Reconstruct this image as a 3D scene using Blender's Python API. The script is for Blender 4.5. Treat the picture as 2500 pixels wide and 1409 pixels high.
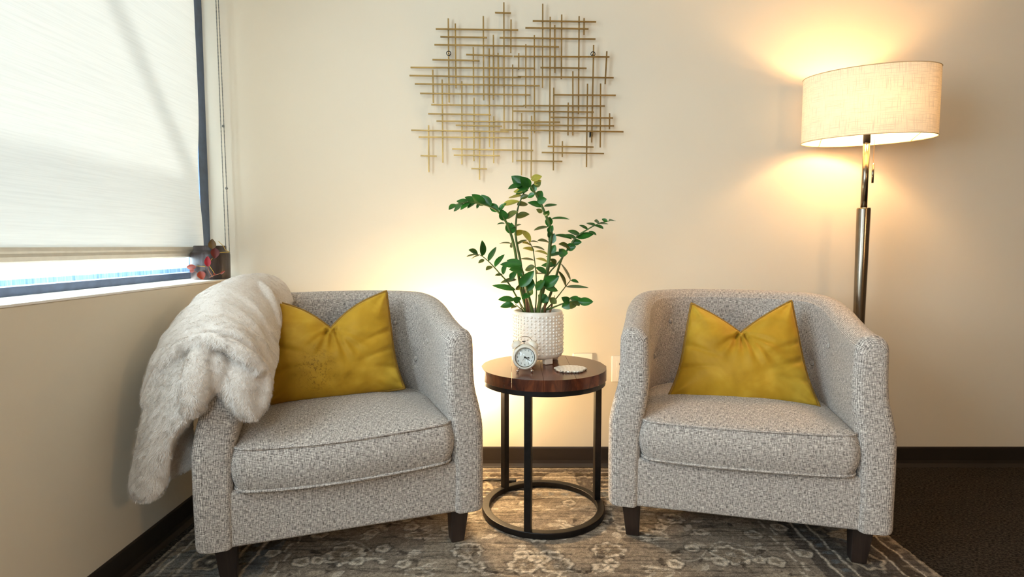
import bpy, bmesh, math, random
import numpy as np
from mathutils import Vector, Matrix

for o in list(bpy.data.objects):
    bpy.data.objects.remove(o)
random.seed(7)
rng = np.random.default_rng(11)
scene = bpy.context.scene
C = scene.collection

# ------------------------------------------------------------------ camera
FPX = 1420.0
PITCH = math.atan(104 / FPX)
CAMZ = 1.0
cam = bpy.data.cameras.new('camera')
cam.sensor_width = 36.0
cam.lens = FPX / 2500 * 36.0
cam.clip_start = 0.05
cam_o = bpy.data.objects.new('camera', cam)
cam_o.location = (0, 0, CAMZ)
cam_o.rotation_euler = (math.pi / 2 - PITCH, 0, 0)
C.objects.link(cam_o)
scene.camera = cam_o

# ------------------------------------------------------------------ colour management
vs = scene.view_settings
vs.view_transform = 'Standard'
vs.look = 'None'
vs.gamma = 1.0
vs.use_curve_mapping = False
vs.exposure = 0.15
scene.display_settings.display_device = 'sRGB'

# ------------------------------------------------------------------ sky and sun
world = bpy.data.worlds.new('sky')
scene.world = world
world.use_nodes = True
bg = world.node_tree.nodes['Background']
bg.inputs[0].default_value = (0.76, 0.90, 1.0, 1)
bg.inputs[1].default_value = 11.5
sun = bpy.data.lights.new('sun', 'SUN')
sun.energy = 20.0
sun.angle = math.radians(2.5)
sun.color = (1.0, 0.97, 0.92)
sun_o = bpy.data.objects.new('sun', sun)
SUN_DIR = Vector((math.cos(math.radians(35)), 0.0, -math.sin(math.radians(35))))
sun_o.rotation_euler = SUN_DIR.to_track_quat('-Z', 'Y').to_euler()
C.objects.link(sun_o)


def area_light(name, loc, direction, sx, sy, power, color):
    l = bpy.data.lights.new(name, 'AREA')
    l.shape = 'RECTANGLE'
    l.size = sx
    l.size_y = sy
    l.energy = power
    l.color = color
    o = bpy.data.objects.new(name, l)
    o.location = loc
    o.rotation_euler = Vector(direction).to_track_quat('-Z', 'Y').to_euler()
    C.objects.link(o)
    return o


# sky portals at the window openings (they guide the sampling of the sky, they emit nothing themselves)
for (nm, loc, dr, sx_, sy_) in (('sky_portal_left', (-1.43, 0.22, 1.60), (1, 0, 0), 1.44, 1.75),
                                ('sky_portal_wide', (-0.40, -0.93, 1.60), (0, 1, 0), 0.84, 0.94)):
    area_light(nm, loc, dr, sx_, sy_, 1, (1, 1, 1)).data.cycles.is_portal = True

# ------------------------------------------------------------------ geometry helpers
CT, ST = math.cos(PITCH), math.sin(PITCH)


def ray(px, py):
    u = (px - 1250) / FPX
    v = (py - 704.5) / FPX
    return Vector((u, CT - v * ST, -ST - v * CT))


def at(px, py, Y):
    """world point seen at pixel (px, py) on the vertical plane y = Y"""
    r = ray(px, py)
    t = Y / r.y
    return Vector((r.x * t, Y, CAMZ + r.z * t))


def at_plane(px, py, p0, n):
    r = ray(px, py)
    o = Vector((0, 0, CAMZ))
    t = (Vector(p0) - o).dot(n) / r.dot(n)
    return o + r * t


def tag(o, label=None, cat=None, group=None, kind=None):
    if label:
        o['label'] = label
    if cat:
        o['category'] = cat
    if group:
        o['group'] = group
    if kind:
        o['kind'] = kind
    return o


def thing(name, label, cat, loc=(0, 0, 0), rz=0.0, group=None):
    o = bpy.data.objects.new(name, None)
    o.empty_display_size = 0.05
    C.objects.link(o)
    o.location = loc
    o.rotation_euler = (0, 0, rz)
    return tag(o, label, cat, group)


def link(name, me, mat=None, parent=None, smooth=False):
    if mat is not None and not me.materials:
        me.materials.append(mat)
    if smooth:
        me.polygons.foreach_set('use_smooth', [True] * len(me.polygons))
    o = bpy.data.objects.new(name, me)
    C.objects.link(o)
    if parent is not None:
        o.parent = parent
    return o


class MB:
    def __init__(self):
        self.v = []
        self.f = []

    def add(self, vs, fs):
        b = len(self.v)
        self.v += [tuple(p) for p in vs]
        self.f += [tuple(b + i for i in f) for f in fs]
        return self

    def box(self, x0, x1, y0, y1, z0, z1):
        vs = [(x, y, z) for z in (z0, z1) for y in (y0, y1) for x in (x0, x1)]
        return self.add(vs, [(0, 2, 3, 1), (4, 5, 7, 6), (0, 1, 5, 4), (2, 6, 7, 3), (0, 4, 6, 2), (1, 3, 7, 5)])

    def frame_at(self, d):
        d = Vector(d).normalized()
        a = Vector((0, 0, 1)) if abs(d.z) < 0.9 else Vector((1, 0, 0))
        s = d.cross(a).normalized()
        return s, s.cross(d).normalized()

    def tube(self, pts, r, n=8, closed=False, cap=True):
        """tube through pts; r is one radius or one per point"""
        pts = [Vector(p) for p in pts]
        m = len(pts)
        rs = r if isinstance(r, (list, tuple)) else [r] * m
        rings = []
        s = None
        for i in range(m):
            if closed:
                d = pts[(i + 1) % m] - pts[i - 1]
            else:
                d = pts[min(i + 1, m - 1)] - pts[max(i - 1, 0)]
            if d.length < 1e-9:
                d = Vector((0, 0, 1))
            d.normalize()
            if s is None:
                s, t = self.frame_at(d)
            else:
                s = (s - d * s.dot(d))
                if s.length < 1e-6:
                    s, t = self.frame_at(d)
                s.normalize()
                t = s.cross(d)
            rings.append([pts[i] + (s * math.cos(2 * math.pi * k / n) + t * math.sin(2 * math.pi * k / n)) * rs[i] for k in range(n)])
        vs = [p for rg in rings for p in rg]
        fs = []
        for i in range(m if closed else m - 1):
            j = (i + 1) % m
            for k in range(n):
                fs.append((i * n + k, i * n + (k + 1) % n, j * n + (k + 1) % n, j * n + k))
        if cap and not closed:
            fs.append(tuple(range(n - 1, -1, -1)))
            fs.append(tuple((m - 1) * n + k for k in range(n)))
        return self.add(vs, fs)

    def bar(self, a, b, w, h=None):
        """rectangular bar from a to b"""
        h = h or w
        a, b = Vector(a), Vector(b)
        s, t = self.frame_at(b - a)
        vs = [p + s * (i * w / 2) + t * (j * h / 2) for p in (a, b) for (i, j) in ((-1, -1), (1, -1), (1, 1), (-1, 1))]
        return self.add(vs, [(3, 2, 1, 0), (4, 5, 6, 7), (0, 1, 5, 4), (1, 2, 6, 5), (2, 3, 7, 6), (3, 0, 4, 7)])

    def lathe(self, prof, n=32, cx=0, cy=0, sx=1, sy=1, rot=0):
        """profile [(r, z)] turned about the vertical axis; r = 0 closes it"""
        rings = []
        for (r, z) in prof:
            if r < 1e-7:
                rings.append([len(self.v)])
                self.v.append((cx, cy, z))
            else:
                b = len(self.v)
                for k in range(n):
                    a = 2 * math.pi * k / n
                    x, y = r * math.cos(a) * sx, r * math.sin(a) * sy
                    self.v.append((cx + x * math.cos(rot) - y * math.sin(rot), cy + x * math.sin(rot) + y * math.cos(rot), z))
                rings.append(list(range(b, b + n)))
        for A, B in zip(rings[:-1], rings[1:]):
            if len(A) == 1 and len(B) == 1:
                continue
            for k in range(n):
                k2 = (k + 1) % n
                if len(A) == 1:
                    self.f.append((A[0], B[k2], B[k]))
                elif len(B) == 1:
                    self.f.append((A[k], A[k2], B[0]))
                else:
                    self.f.append((A[k], A[k2], B[k2], B[k]))
        return self

    def sphere(self, c, r, n=12, m=8, sc=(1, 1, 1)):
        c = Vector(c)
        sub = MB().lathe([(r * math.sin(math.pi * i / m) if 0 < i < m else 0, -r * math.cos(math.pi * i / m)) for i in range(m + 1)], n)
        return self.add([(c.x + p[0] * sc[0], c.y + p[1] * sc[1], c.z + p[2] * sc[2]) for p in sub.v], sub.f)

    def grid(self, P, closed_u=False):
        """P[i][j] grid of points"""
        P = [list(r) for r in P]
        m, n = len(P), len(P[0])
        vs = [p for r in P for p in r]
        fs = []
        for i in range(m - 1):
            for j in range(n if closed_u else n - 1):
                fs.append((i * n + j, i * n + (j + 1) % n, (i + 1) * n + (j + 1) % n, (i + 1) * n + j))
        return self.add(vs, fs)

    def mesh(self, name):
        me = bpy.data.meshes.new(name)
        me.from_pydata([tuple(p) for p in self.v], [], self.f)
        me.validate()
        me.update()
        return me

    def build(self, name, mat, parent=None, smooth=False, bevel=0.0, seg=2, xf=None):
        me = self.mesh(name)
        if xf is not None:
            me.transform(xf)
        fix_normals(me)
        o = link(name, me, mat, parent, smooth)
        if bevel:
            add_bevel(o, bevel, seg)
        return o


def fix_normals(me):
    bm = bmesh.new()
    bm.from_mesh(me)
    bmesh.ops.recalc_face_normals(bm, faces=bm.faces)
    bm.to_mesh(me)
    bm.free()


def add_bevel(o, w, seg=2):
    bv = o.modifiers.new('bevel', 'BEVEL')
    bv.width = w
    bv.segments = seg
    bv.limit_method = 'ANGLE'
    bv.angle_limit = math.radians(40)
    o.data.polygons.foreach_set('use_smooth', [True] * len(o.data.polygons))
    wn = o.modifiers.new('normals', 'WEIGHTED_NORMAL')
    wn.keep_sharp = True


def box_uv(me):
    uv = me.uv_layers.get('UVMap') or me.uv_layers.new(name='UVMap')
    co = np.empty(len(me.vertices) * 3)
    me.vertices.foreach_get('co', co)
    co = co.reshape(-1, 3)
    out = np.zeros((len(me.loops), 2))
    for p in me.polygons:
        n = p.normal
        a = (abs(n.x), abs(n.y), abs(n.z))
        for li in p.loop_indices:
            c = co[me.loops[li].vertex_index]
            if a[2] > 0.72:
                out[li] = (c[0], c[1])
            elif a[1] >= a[0]:
                out[li] = (c[0], c[2])
            else:
                out[li] = (c[1] + 5, c[2])
    uv.data.foreach_set('uv', out.ravel())


def catmull(P, t):
    """P (n, k) array, t in [0, n-1]"""
    P = np.asarray(P, float)
    n = len(P)
    i = min(int(t), n - 2)
    f = t - i
    p0, p1, p2, p3 = P[max(i - 1, 0)], P[i], P[i + 1], P[min(i + 2, n - 1)]
    return 0.5 * (2 * p1 + (p2 - p0) * f + (2 * p0 - 5 * p1 + 4 * p2 - p3) * f * f + (3 * p1 - p0 - 3 * p2 + p3) * f ** 3)


def resample(P, n):
    P = np.asarray(P, float)
    return [catmull(P, (len(P) - 1) * k / (n - 1)) for k in range(n)]


_lat = {}


def vnoise(x, y, seed=0):
    if seed not in _lat:
        _lat[seed] = np.random.default_rng(100 + seed).random((256, 256))
    L = _lat[seed]
    xi, yi = np.floor(x).astype(int), np.floor(y).astype(int)
    fx, fy = x - xi, y - yi
    fx, fy = fx * fx * (3 - 2 * fx), fy * fy * (3 - 2 * fy)
    g = lambda a, b: L[a % 256, b % 256]
    return (g(xi, yi) * (1 - fx) + g(xi + 1, yi) * fx) * (1 - fy) + (g(xi, yi + 1) * (1 - fx) + g(xi + 1, yi + 1) * fx) * fy


# ------------------------------------------------------------------ material helpers
def srgb(r, g, b):
    f = lambda c: (c / 255 / 12.92) if c / 255 <= 0.04045 else ((c / 255 + 0.055) / 1.055) ** 2.4
    return (f(r), f(g), f(b), 1)


class M:
    """small node builder"""

    def __init__(self, name, color=(0.5, 0.5, 0.5, 1), rough=0.5, metal=0.0, spec=0.5):
        self.m = bpy.data.materials.new(name)
        self.m.use_nodes = True
        self.nt = self.m.node_tree
        self.b = self.nt.nodes['Principled BSDF']
        self.out = self.nt.nodes['Material Output']
        self.b.inputs['Base Color'].default_value = color
        self.b.inputs['Roughness'].default_value = rough
        self.b.inputs['Metallic'].default_value = metal
        self.b.inputs['Specular IOR Level'].default_value = spec

    def n(self, t, **kw):
        nd = self.nt.nodes.new(t)
        for k, v in kw.items():
            if hasattr(nd, k):
                setattr(nd, k, v)
            else:
                nd.inputs[k].default_value = v
        return nd

    def l(self, a, b):
        self.nt.links.new(a, b)

    def coord(self, kind='Object', scale=(1, 1, 1), rot=(0, 0, 0)):
        tc = self.n('ShaderNodeTexCoord')
        mp = self.n('ShaderNodeMapping')
        mp.inputs['Scale'].default_value = scale
        mp.inputs['Rotation'].default_value = rot
        self.l(tc.outputs[kind], mp.inputs['Vector'])
        return mp.outputs[0]

    def noise(self, vec, scale=5.0, detail=3.0, rough=0.5, dist=0.0):
        nd = self.n('ShaderNodeTexNoise')
        nd.inputs['Scale'].default_value = scale
        nd.inputs['Detail'].default_value = detail
        nd.inputs['Roughness'].default_value = rough
        nd.inputs['Distortion'].default_value = dist
        self.l(vec, nd.inputs['Vector'])
        return nd.outputs[0]

    def ramp(self, fac, stops):
        nd = self.n('ShaderNodeValToRGB')
        e = nd.color_ramp.elements
        while len(e) < len(stops):
            e.new(0.5)
        for el, (p, c) in zip(e, stops):
            el.position = p
            el.color = c if len(c) == 4 else (*c, 1)
        self.l(fac, nd.inputs[0])
        return nd.outputs[0]

    def math(self, op, a, b=None, c=None):
        nd = self.n('ShaderNodeMath')
        nd.operation = op
        for i, v in enumerate((a, b, c)):
            if v is None:
                continue
            if isinstance(v, (int, float)):
                nd.inputs[i].default_value = v
            else:
                self.l(v, nd.inputs[i])
        return nd.outputs[0]

    def mix(self, fac, a, b, blend='MIX'):
        nd = self.n('ShaderNodeMix')
        nd.data_type = 'RGBA'
        nd.blend_type = blend
        for i, v in ((0, fac), (6, a), (7, b)):
            if isinstance(v, (int, float, tuple)):
                nd.inputs[i].default_value = v
            else:
                self.l(v, nd.inputs[i])
        return nd.outputs[2]

    def color(self, c):
        self.l(c, self.b.inputs['Base Color'])
        return self

    def bump(self, h, strength=0.3, dist=0.002):
        nd = self.n('ShaderNodeBump')
        nd.inputs['Strength'].default_value = strength
        nd.inputs['Distance'].default_value = dist
        self.l(h, nd.inputs['Height'])
        self.l(nd.outputs[0], self.b.inputs['Normal'])
        return self


MAT = {}


def mat_wall():
    m = M('wall_paint', srgb(223, 213, 194), 0.75, spec=0.25)
    v = m.coord('Object')
    m.color(m.ramp(m.noise(v, 1.3, 2), [(0.3, srgb(220, 210, 191)), (0.7, srgb(226, 216, 197))]))
    m.bump(m.noise(v, 260, 3), 0.12, 0.001)
    return m.m


def mat_fabric():
    m = M('tweed_upholstery', rough=0.92, spec=0.15)
    hz = m.noise(m.coord('UV', (70, 620, 1)), 1.0, 2.5, 0.6)
    vt = m.noise(m.coord('UV', (620, 70, 1)), 1.0, 2.5, 0.6)
    w1 = m.n('ShaderNodeTexWave', wave_type='BANDS', bands_direction='X')
    w1.inputs['Scale'].default_value = 1.0
    w1.inputs['Distortion'].default_value = 1.5
    m.l(m.coord('UV', (75, 75, 1)), w1.inputs['Vector'])
    w2 = m.n('ShaderNodeTexWave', wave_type='BANDS', bands_direction='Y')
    w2.inputs['Scale'].default_value = 1.0
    w2.inputs['Distortion'].default_value = 1.5
    m.l(m.coord('UV', (75, 75, 1)), w2.inputs['Vector'])
    weave = m.math('MULTIPLY', w1.outputs['Fac'], w2.outputs['Fac'])
    th = m.math('MAXIMUM', hz, vt)
    lo = m.math('MINIMUM', hz, vt)
    tot = m.math('ADD', m.math('MULTIPLY', th, 0.55), m.math('MULTIPLY', lo, 0.45))
    tot = m.math('ADD', tot, m.math('MULTIPLY', m.math('SUBTRACT', weave, 0.25), 0.14))
    c = m.ramp(tot, [(0.36, srgb(70, 64, 62)), (0.455, srgb(140, 131, 125)), (0.54, srgb(196, 187, 178)), (0.65, srgb(244, 237, 228))])
    m.color(c)
    m.b.inputs['Sheen Weight'].default_value = 0.15
    m.b.inputs['Sheen Roughness'].default_value = 0.6
    m.bump(tot, 0.55, 0.0022)
    return m.m


def mat_velvet(stain=False):
    m = M('mustard_velvet', rough=0.62, spec=0.25)
    v = m.coord('Object')
    c = m.ramp(m.noise(v, 7, 3, 0.55, 0.6), [(0.25, srgb(160, 120, 22)), (0.5, srgb(186, 144, 36)), (0.75, srgb(206, 168, 58))])
    if stain:
        mp = m.n('ShaderNodeMapping')
        tc = m.n('ShaderNodeTexCoord')
        mp.inputs['Location'].default_value = (0.085, 0, -0.075)
        mp.inputs['Scale'].default_value = (1, 0.2, 0.8)
        m.l(tc.outputs['Object'], mp.inputs['Vector'])
        ln = m.n('ShaderNodeVectorMath', operation='LENGTH')
        m.l(mp.outputs[0], ln.inputs[0])
        near = m.ramp(ln.outputs['Value'], [(0.02, (1, 1, 1)), (0.085, (0, 0, 0))])
        spots = m.ramp(m.noise(v, 110, 4, 0.7, 0.6), [(0.52, (0, 0, 0)), (0.62, (1, 1, 1))])
        fac = m.math('MULTIPLY', m.math('MULTIPLY', near, spots), 0.65)
        c = m.mix(fac, c, srgb(84, 52, 6))
    m.color(c)
    m.b.inputs['Sheen Weight'].default_value = 0.35
    m.b.inputs['Sheen Roughness'].default_value = 0.4
    m.b.inputs['Sheen Tint'].default_value = srgb(235, 200, 90)
    m.bump(m.noise(v, 22, 4, 0.55, 0.8), 0.25, 0.006)
    return m.m


def mat_wood(name, dark, mid, light, scale=(3, 40, 40), rough=0.35):
    m = M(name, rough=rough)
    v = m.coord('Object', scale)
    n1 = m.noise(v, 1.0, 5, 0.6, 0.6)
    m.color(m.ramp(n1, [(0.3, dark), (0.5, mid), (0.72, light)]))
    m.bump(n1, 0.15, 0.001)
    return m.m


def mat_simple(name, c, rough=0.5, metal=0.0, spec=0.5, vary=0.0, vscale=30, bump=0.0, bscale=120):
    m = M(name, c, rough, metal, spec)
    v = m.coord('Object')
    if vary:
        d = tuple(max(0, x * (1 - vary)) for x in c[:3]) + (1,)
        e = tuple(min(1, x * (1 + vary)) for x in c[:3]) + (1,)
        m.color(m.ramp(m.noise(v, vscale, 4), [(0.3, d), (0.7, e)]))
    if bump:
        m.bump(m.noise(v, bscale, 4), bump, 0.002)
    return m.m


def mat_translucent(name, c, trans=0.6, weave=True, glow_rough=1.0):
    """thin cloth that lets light through"""
    m = M(name, c, 0.9, spec=0.1)
    d = m.n('ShaderNodeBsdfDiffuse')
    t = m.n('ShaderNodeBsdfTranslucent')
    mx = m.n('ShaderNodeMixShader')
    mx.inputs[0].default_value = trans
    if weave == 'linen':
        a = m.noise(m.coord('UV', (14, 420, 1)), 1, 3, 0.6)
        b = m.noise(m.coord('UV', (420, 14, 1)), 1, 3, 0.6)
        f = m.math('MAXIMUM', a, b)
        col = m.ramp(f, [(0.50, c), (0.66, tuple(x * 0.72 for x in c[:3]) + (1,))])
    elif weave:
        a = m.noise(m.coord('Object', (1, 5, 240)), 1, 3, 0.6)
        col = m.ramp(a, [(0.3, tuple(x * 0.93 for x in c[:3]) + (1,)), (0.6, c)])
    if weave:
        m.l(col, d.inputs[0])
        m.l(col, t.inputs[0])
    else:
        d.inputs[0].default_value = c
        t.inputs[0].default_value = c
    m.l(d.outputs[0], mx.inputs[1])
    m.l(t.outputs[0], mx.inputs[2])
    m.l(mx.outputs[0], m.out.inputs['Surface'])
    return m.m


def mat_emit(name, c, s):
    m = M(name, c)
    m.b.inputs['Emission Color'].default_value = c
    m.b.inputs['Emission Strength'].default_value = s
    return m.m


def mat_glass(name):
    m = M(name, (0.95, 0.98, 1, 1), 0.02)
    g = m.n('ShaderNodeBsdfTransparent')
    g.inputs[0].default_value = (0.97, 0.99, 0.99, 1)
    gl = m.n('ShaderNodeBsdfGlossy')
    gl.inputs['Roughness'].default_value = 0.03
    mx = m.n('ShaderNodeMixShader')
    mx.inputs[0].default_value = 0.045
    m.l(g.outputs[0], mx.inputs[1])
    m.l(gl.outputs[0], mx.inputs[2])
    m.l(mx.outputs[0], m.out.inputs['Surface'])
    return m.m


MAT['wall'] = mat_wall()
MAT['ceiling'] = mat_simple('ceiling_tile', srgb(198, 192, 180), 0.9, vary=0.02)
MAT['low_bounce'] = mat_simple('low_bounce_taupe', srgb(132, 112, 90), 0.8, vary=0.03)  # unseen walls darkened to cut bounced light
MAT['sill'] = mat_simple('sill_paint', srgb(236, 232, 224), 0.5, vary=0.02)
MAT['baseboard'] = mat_simple('rubber_baseboard', srgb(40, 33, 28), 0.45, vary=0.15, vscale=8)
MAT['fabric'] = mat_fabric()
MAT['velvet'] = mat_velvet()
MAT['velvet_stained'] = mat_velvet(True)
MAT['piping'] = mat_simple('mustard_piping', srgb(140, 103, 18), 0.6, vary=0.2, vscale=60)
MAT['legwood'] = mat_wood('dark_leg_wood', srgb(26, 19, 16), srgb(40, 30, 26), srgb(58, 46, 40), (30, 30, 3), 0.35)
MAT['tabletop'] = mat_wood('walnut_tabletop', srgb(46, 20, 12), srgb(78, 38, 22), srgb(112, 60, 34), (34, 3, 10), 0.26)
MAT['iron'] = mat_simple('black_iron', srgb(30, 28, 27), 0.42, 0.6, vary=0.3, vscale=40, bump=0.1)
MAT['frame'] = mat_simple('dark_window_frame', srgb(74, 90, 116), 0.45, 0.2, vary=0.15)
MAT['blind'] = mat_translucent('roller_blind_fabric', srgb(232, 234, 230), 0.049)
MAT['blindbar'] = mat_simple('blind_bottom_bar', srgb(196, 190, 176), 0.6, vary=0.06)
MAT['shade'] = mat_translucent('linen_lampshade', srgb(246, 230, 204), 0.05, 'linen')
MAT['shaderim'] = mat_simple('shade_trim', srgb(200, 176, 136), 0.8)
MAT['nickel'] = mat_simple('brushed_nickel', srgb(136, 125, 110), 0.22, 1.0, vary=0.08)
MAT['chrome'] = mat_simple('polished_chrome', srgb(205, 196, 188), 0.12, 1.0)
MAT['brass'] = mat_simple('antique_brass', srgb(152, 122, 72), 0.34, 0.85, vary=0.2, vscale=14)
MAT['ceramic'] = mat_simple('white_ceramic', srgb(236, 228, 218), 0.28, vary=0.03)
MAT['cream_enamel'] = mat_simple('cream_enamel', srgb(232, 226, 212), 0.3)
MAT['dial'] = mat_simple('white_dial', srgb(250, 248, 244), 0.6)
MAT['ink'] = mat_simple('black_ink', srgb(18, 17, 18), 0.4)
MAT['glass'] = mat_glass('clear_glass')
MAT['soil'] = mat_simple('potting_soil', srgb(46, 34, 26), 0.95, vary=0.4, vscale=160, bump=0.8)
MAT['plate'] = mat_simple('outlet_plastic', srgb(238, 232, 220), 0.4)
MAT['slot'] = mat_simple('outlet_slot', srgb(60, 54, 48), 0.6)
MAT['black_plastic'] = mat_simple('black_plastic', srgb(20, 19, 18), 0.45)
MAT['stem'] = mat_simple('plant_stem', srgb(72, 96, 40), 0.45, vary=0.3, vscale=30)
MAT['sheath'] = mat_simple('dry_sheath', srgb(120, 84, 52), 0.7, vary=0.3, vscale=40)
MAT['tag'] = mat_simple('white_tag', srgb(225, 228, 228), 0.7)


def mat_leaf(name, dark, light, rough=0.28):
    m = M(name, rough=rough)
    v = m.coord('Object')
    m.color(m.ramp(m.noise(v, 22, 3), [(0.3, dark), (0.7, light)]))
    m.b.inputs['Transmission Weight'].default_value = 0.0
    t = m.n('ShaderNodeBsdfTranslucent')
    t.inputs[0].default_value = tuple(min(1, x * 1.6) for x in light[:3]) + (1,)
    mx = m.n('ShaderNodeMixShader')
    mx.inputs[0].default_value = 0.16
    m.l(m.b.outputs[0], mx.inputs[1])
    m.l(t.outputs[0], mx.inputs[2])
    m.l(mx.outputs[0], m.out.inputs['Surface'])
    return m.m


MAT['leaf'] = mat_leaf('zz_leaf', srgb(26, 74, 26), srgb(58, 122, 42))
MAT['leaf_old'] = mat_leaf('zz_leaf_olive', srgb(70, 86, 36), srgb(116, 122, 58))
MAT['leaf_yellow'] = mat_leaf('zz_leaf_yellow', srgb(146, 142, 48), srgb(192, 184, 84))

# ------------------------------------------------------------------ room shell
D = 2.58           # back wall
XL = -1.17         # left wall
XR = 3.6
YB = -0.8          # wall behind the viewer
ZC = 2.65
SILL = 0.864
XG = -1.345        # room face of the window frame
WHEAD = 2.32


def struct(name, mb, mat, bevel=0.0, parent=None, xf=None):
    o = mb.build(name, mat, parent, bevel=bevel, xf=xf)
    if parent is None:
        o['kind'] = 'structure'
    return o


fl = struct('floor', MB().box(-1.6, XR + 0.1, YB - 0.1, D + 0.1, -0.1, 0), None)
m = M('dark_carpet', rough=0.97, spec=0.1)
v = m.coord('Object')
n1 = m.noise(m.coord('Object', (1, 1.5, 1), (0, 0, 0.5)), 105, 4, 0.75)
n2 = m.noise(m.coord('Object', (1, 3.5, 1)), 4, 4, 0.65)
m.color(m.mix(m.ramp(n1, [(0.42, (0, 0, 0)), (0.66, (1, 1, 1))]), m.ramp(n2, [(0.3, srgb(22, 18, 15)), (0.7, srgb(42, 36, 30))]), srgb(92, 82, 70)))
m.bump(n1, 1.0, 0.012)
fl.data.materials.append(m.m)

struct('wall_back', MB().box(-1.6, XR + 0.1, D, D + 0.12, 0, ZC), MAT['wall'])
mb = MB().box(XR, XR + 0.1, YB, D, 0, ZC)
struct('wall_right', mb, MAT['low_bounce'])
mb = MB()
OPEN = ((-0.80, 0.0, 1.15, 2.05),)
x0 = -1.6
for (a, b, z0, z1) in OPEN:
    mb.box(x0, a, YB - 0.12, YB, 0, ZC)
    mb.box(a, b, YB - 0.12, YB, 0, z0)
    mb.box(a, b, YB - 0.12, YB, z1, ZC)
    x0 = b
mb.box(x0, XR + 0.1, YB - 0.12, YB, 0, ZC)
struct('wall_front', mb, MAT['low_bounce'])
struct('ceiling', MB().box(-1.6, XR + 0.1, YB - 0.1, D + 0.1, ZC, ZC + 0.1), MAT['ceiling'])
mb = MB()
mb.box(-1.42, XL, YB, D, 0, SILL - 0.006)
mb.box(-1.42, XL, YB, D, WHEAD, ZC)
mb.box(-1.42, XL, YB, -0.65, SILL - 0.006, WHEAD)
struct('wall_left', mb, MAT['wall'], bevel=0.004)
struct('trim_1', MB().box(XG + 0.0, XL + 0.0015, -0.65, D - 0.001, SILL - 0.006, SILL), MAT['sill'])


def cove(p0, p1, nrm):
    """cove base moulding from p0 to p1, nrm pointing into the room"""
    prof = [(0.0, 0.0), (0.016, 0.0), (0.012, 0.006), (0.007, 0.016), (0.005, 0.03), (0.005, 0.086), (0.003, 0.0915), (0, 0.0915)]
    mb = MB()
    P = [[Vector(p) + Vector(nrm) * a + Vector((0, 0, z)) for (a, z) in prof] for p in (p0, p1)]
    mb.grid(P, closed_u=True)
    n = len(prof)
    mb.f.append(tuple(range(n)))
    mb.f.append(tuple(range(2 * n - 1, n - 1, -1)))
    return mb


struct('baseboard_back', cove((XL, D, 0), (XR, D, 0), (0, -1, 0)), MAT['baseboard'])
struct('baseboard_left', cove((XL, YB, 0), (XL, D, 0), (1, 0, 0)), MAT['baseboard'])
struct('baseboard_right', cove((XR, YB, 0), (XR, D, 0), (-1, 0, 0)), MAT['baseboard'])

# window in the left wall
w = bpy.data.objects.new('window_1', None)
C.objects.link(w)
w['kind'] = 'structure'
MB().box(XG - 0.05, XG, -0.65, D, SILL, SILL + 0.026).build('bottom_rail', MAT['frame'], w, bevel=0.002)
MB().box(XG - 0.05, XG, -0.65, D, WHEAD - 0.04, WHEAD).build('top_rail', MAT['frame'], w, bevel=0.002)
MB().box(XG - 0.05, XG + 0.012, D - 0.07, D, SILL + 0.026, WHEAD - 0.04).build('jamb', MAT['frame'], w, bevel=0.002)
for yy in (-0.65, 1.02):
    MB().box(XG - 0.05, XG, yy, yy + 0.05, SILL + 0.026, WHEAD - 0.04).build('mullion', MAT['frame'], w, bevel=0.002)
for (a, b) in ((-0.60, 1.02), (1.07, D - 0.07)):
    MB().box(XG - 0.03, XG - 0.024, a, b, SILL + 0.026, WHEAD - 0.04).build('pane', MAT['glass'], w)
# outside: metal ledge with streaks, plus unseen beam and strut added to shadow the blind
m = M('ledge_metal', rough=0.5)
m.color(m.ramp(m.noise(m.coord('Object', (1, 90, 6)), 1.0, 4, 0.7), [(0.3, srgb(96, 140, 176)), (0.55, srgb(160, 196, 222)), (0.75, srgb(214, 232, 244))]))
o = MB().box(-1.56, -1.43, -1.6, 3.2, 0.80, 0.905).build('window_ledge', m.m, bevel=0.003)
tag(o, 'pale blue streaked metal ledge outside the window below the blind', 'ledge')
o['kind'] = 'structure'
MAT['steel_out'] = mat_simple('shadow_bar_steel', srgb(150, 150, 148), 0.6)
o = MB().box(-2.64, -2.52, -2.5, 4.2, 1.86, 2.12).build('shadow_beam', MAT['steel_out'])
o['kind'] = 'structure'
k = math.tan(math.radians(35)) * (2.58 - 1.33)
o = MB().bar((-2.58, 1.80, 2.05 + k), (-2.58, 2.52, 1.20 + k), 0.06, 0.06).build('shadow_strut', MAT['steel_out'])
o['kind'] = 'structure'

# unseen window added behind the camera as front fill for the chairs
for i, (a, b, z0, z1) in enumerate(OPEN):
    w2 = bpy.data.objects.new('window_%d' % (i + 2), None)
    C.objects.link(w2)
    w2['kind'] = 'structure'
    for (p, q, r, s) in ((a, b, z0, z0 + 0.04), (a, b, z1 - 0.04, z1), (a, a + 0.04, z0, z1), (b - 0.04, b, z0, z1)):
        MB().box(p, q, YB - 0.08, YB - 0.04, r, s).build('window_frame', MAT['frame'], w2)
    MB().box(a + 0.04, b - 0.04, YB - 0.065, YB - 0.06, z0 + 0.04, z1 - 0.04).build('pane', MAT['glass'], w2)

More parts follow.
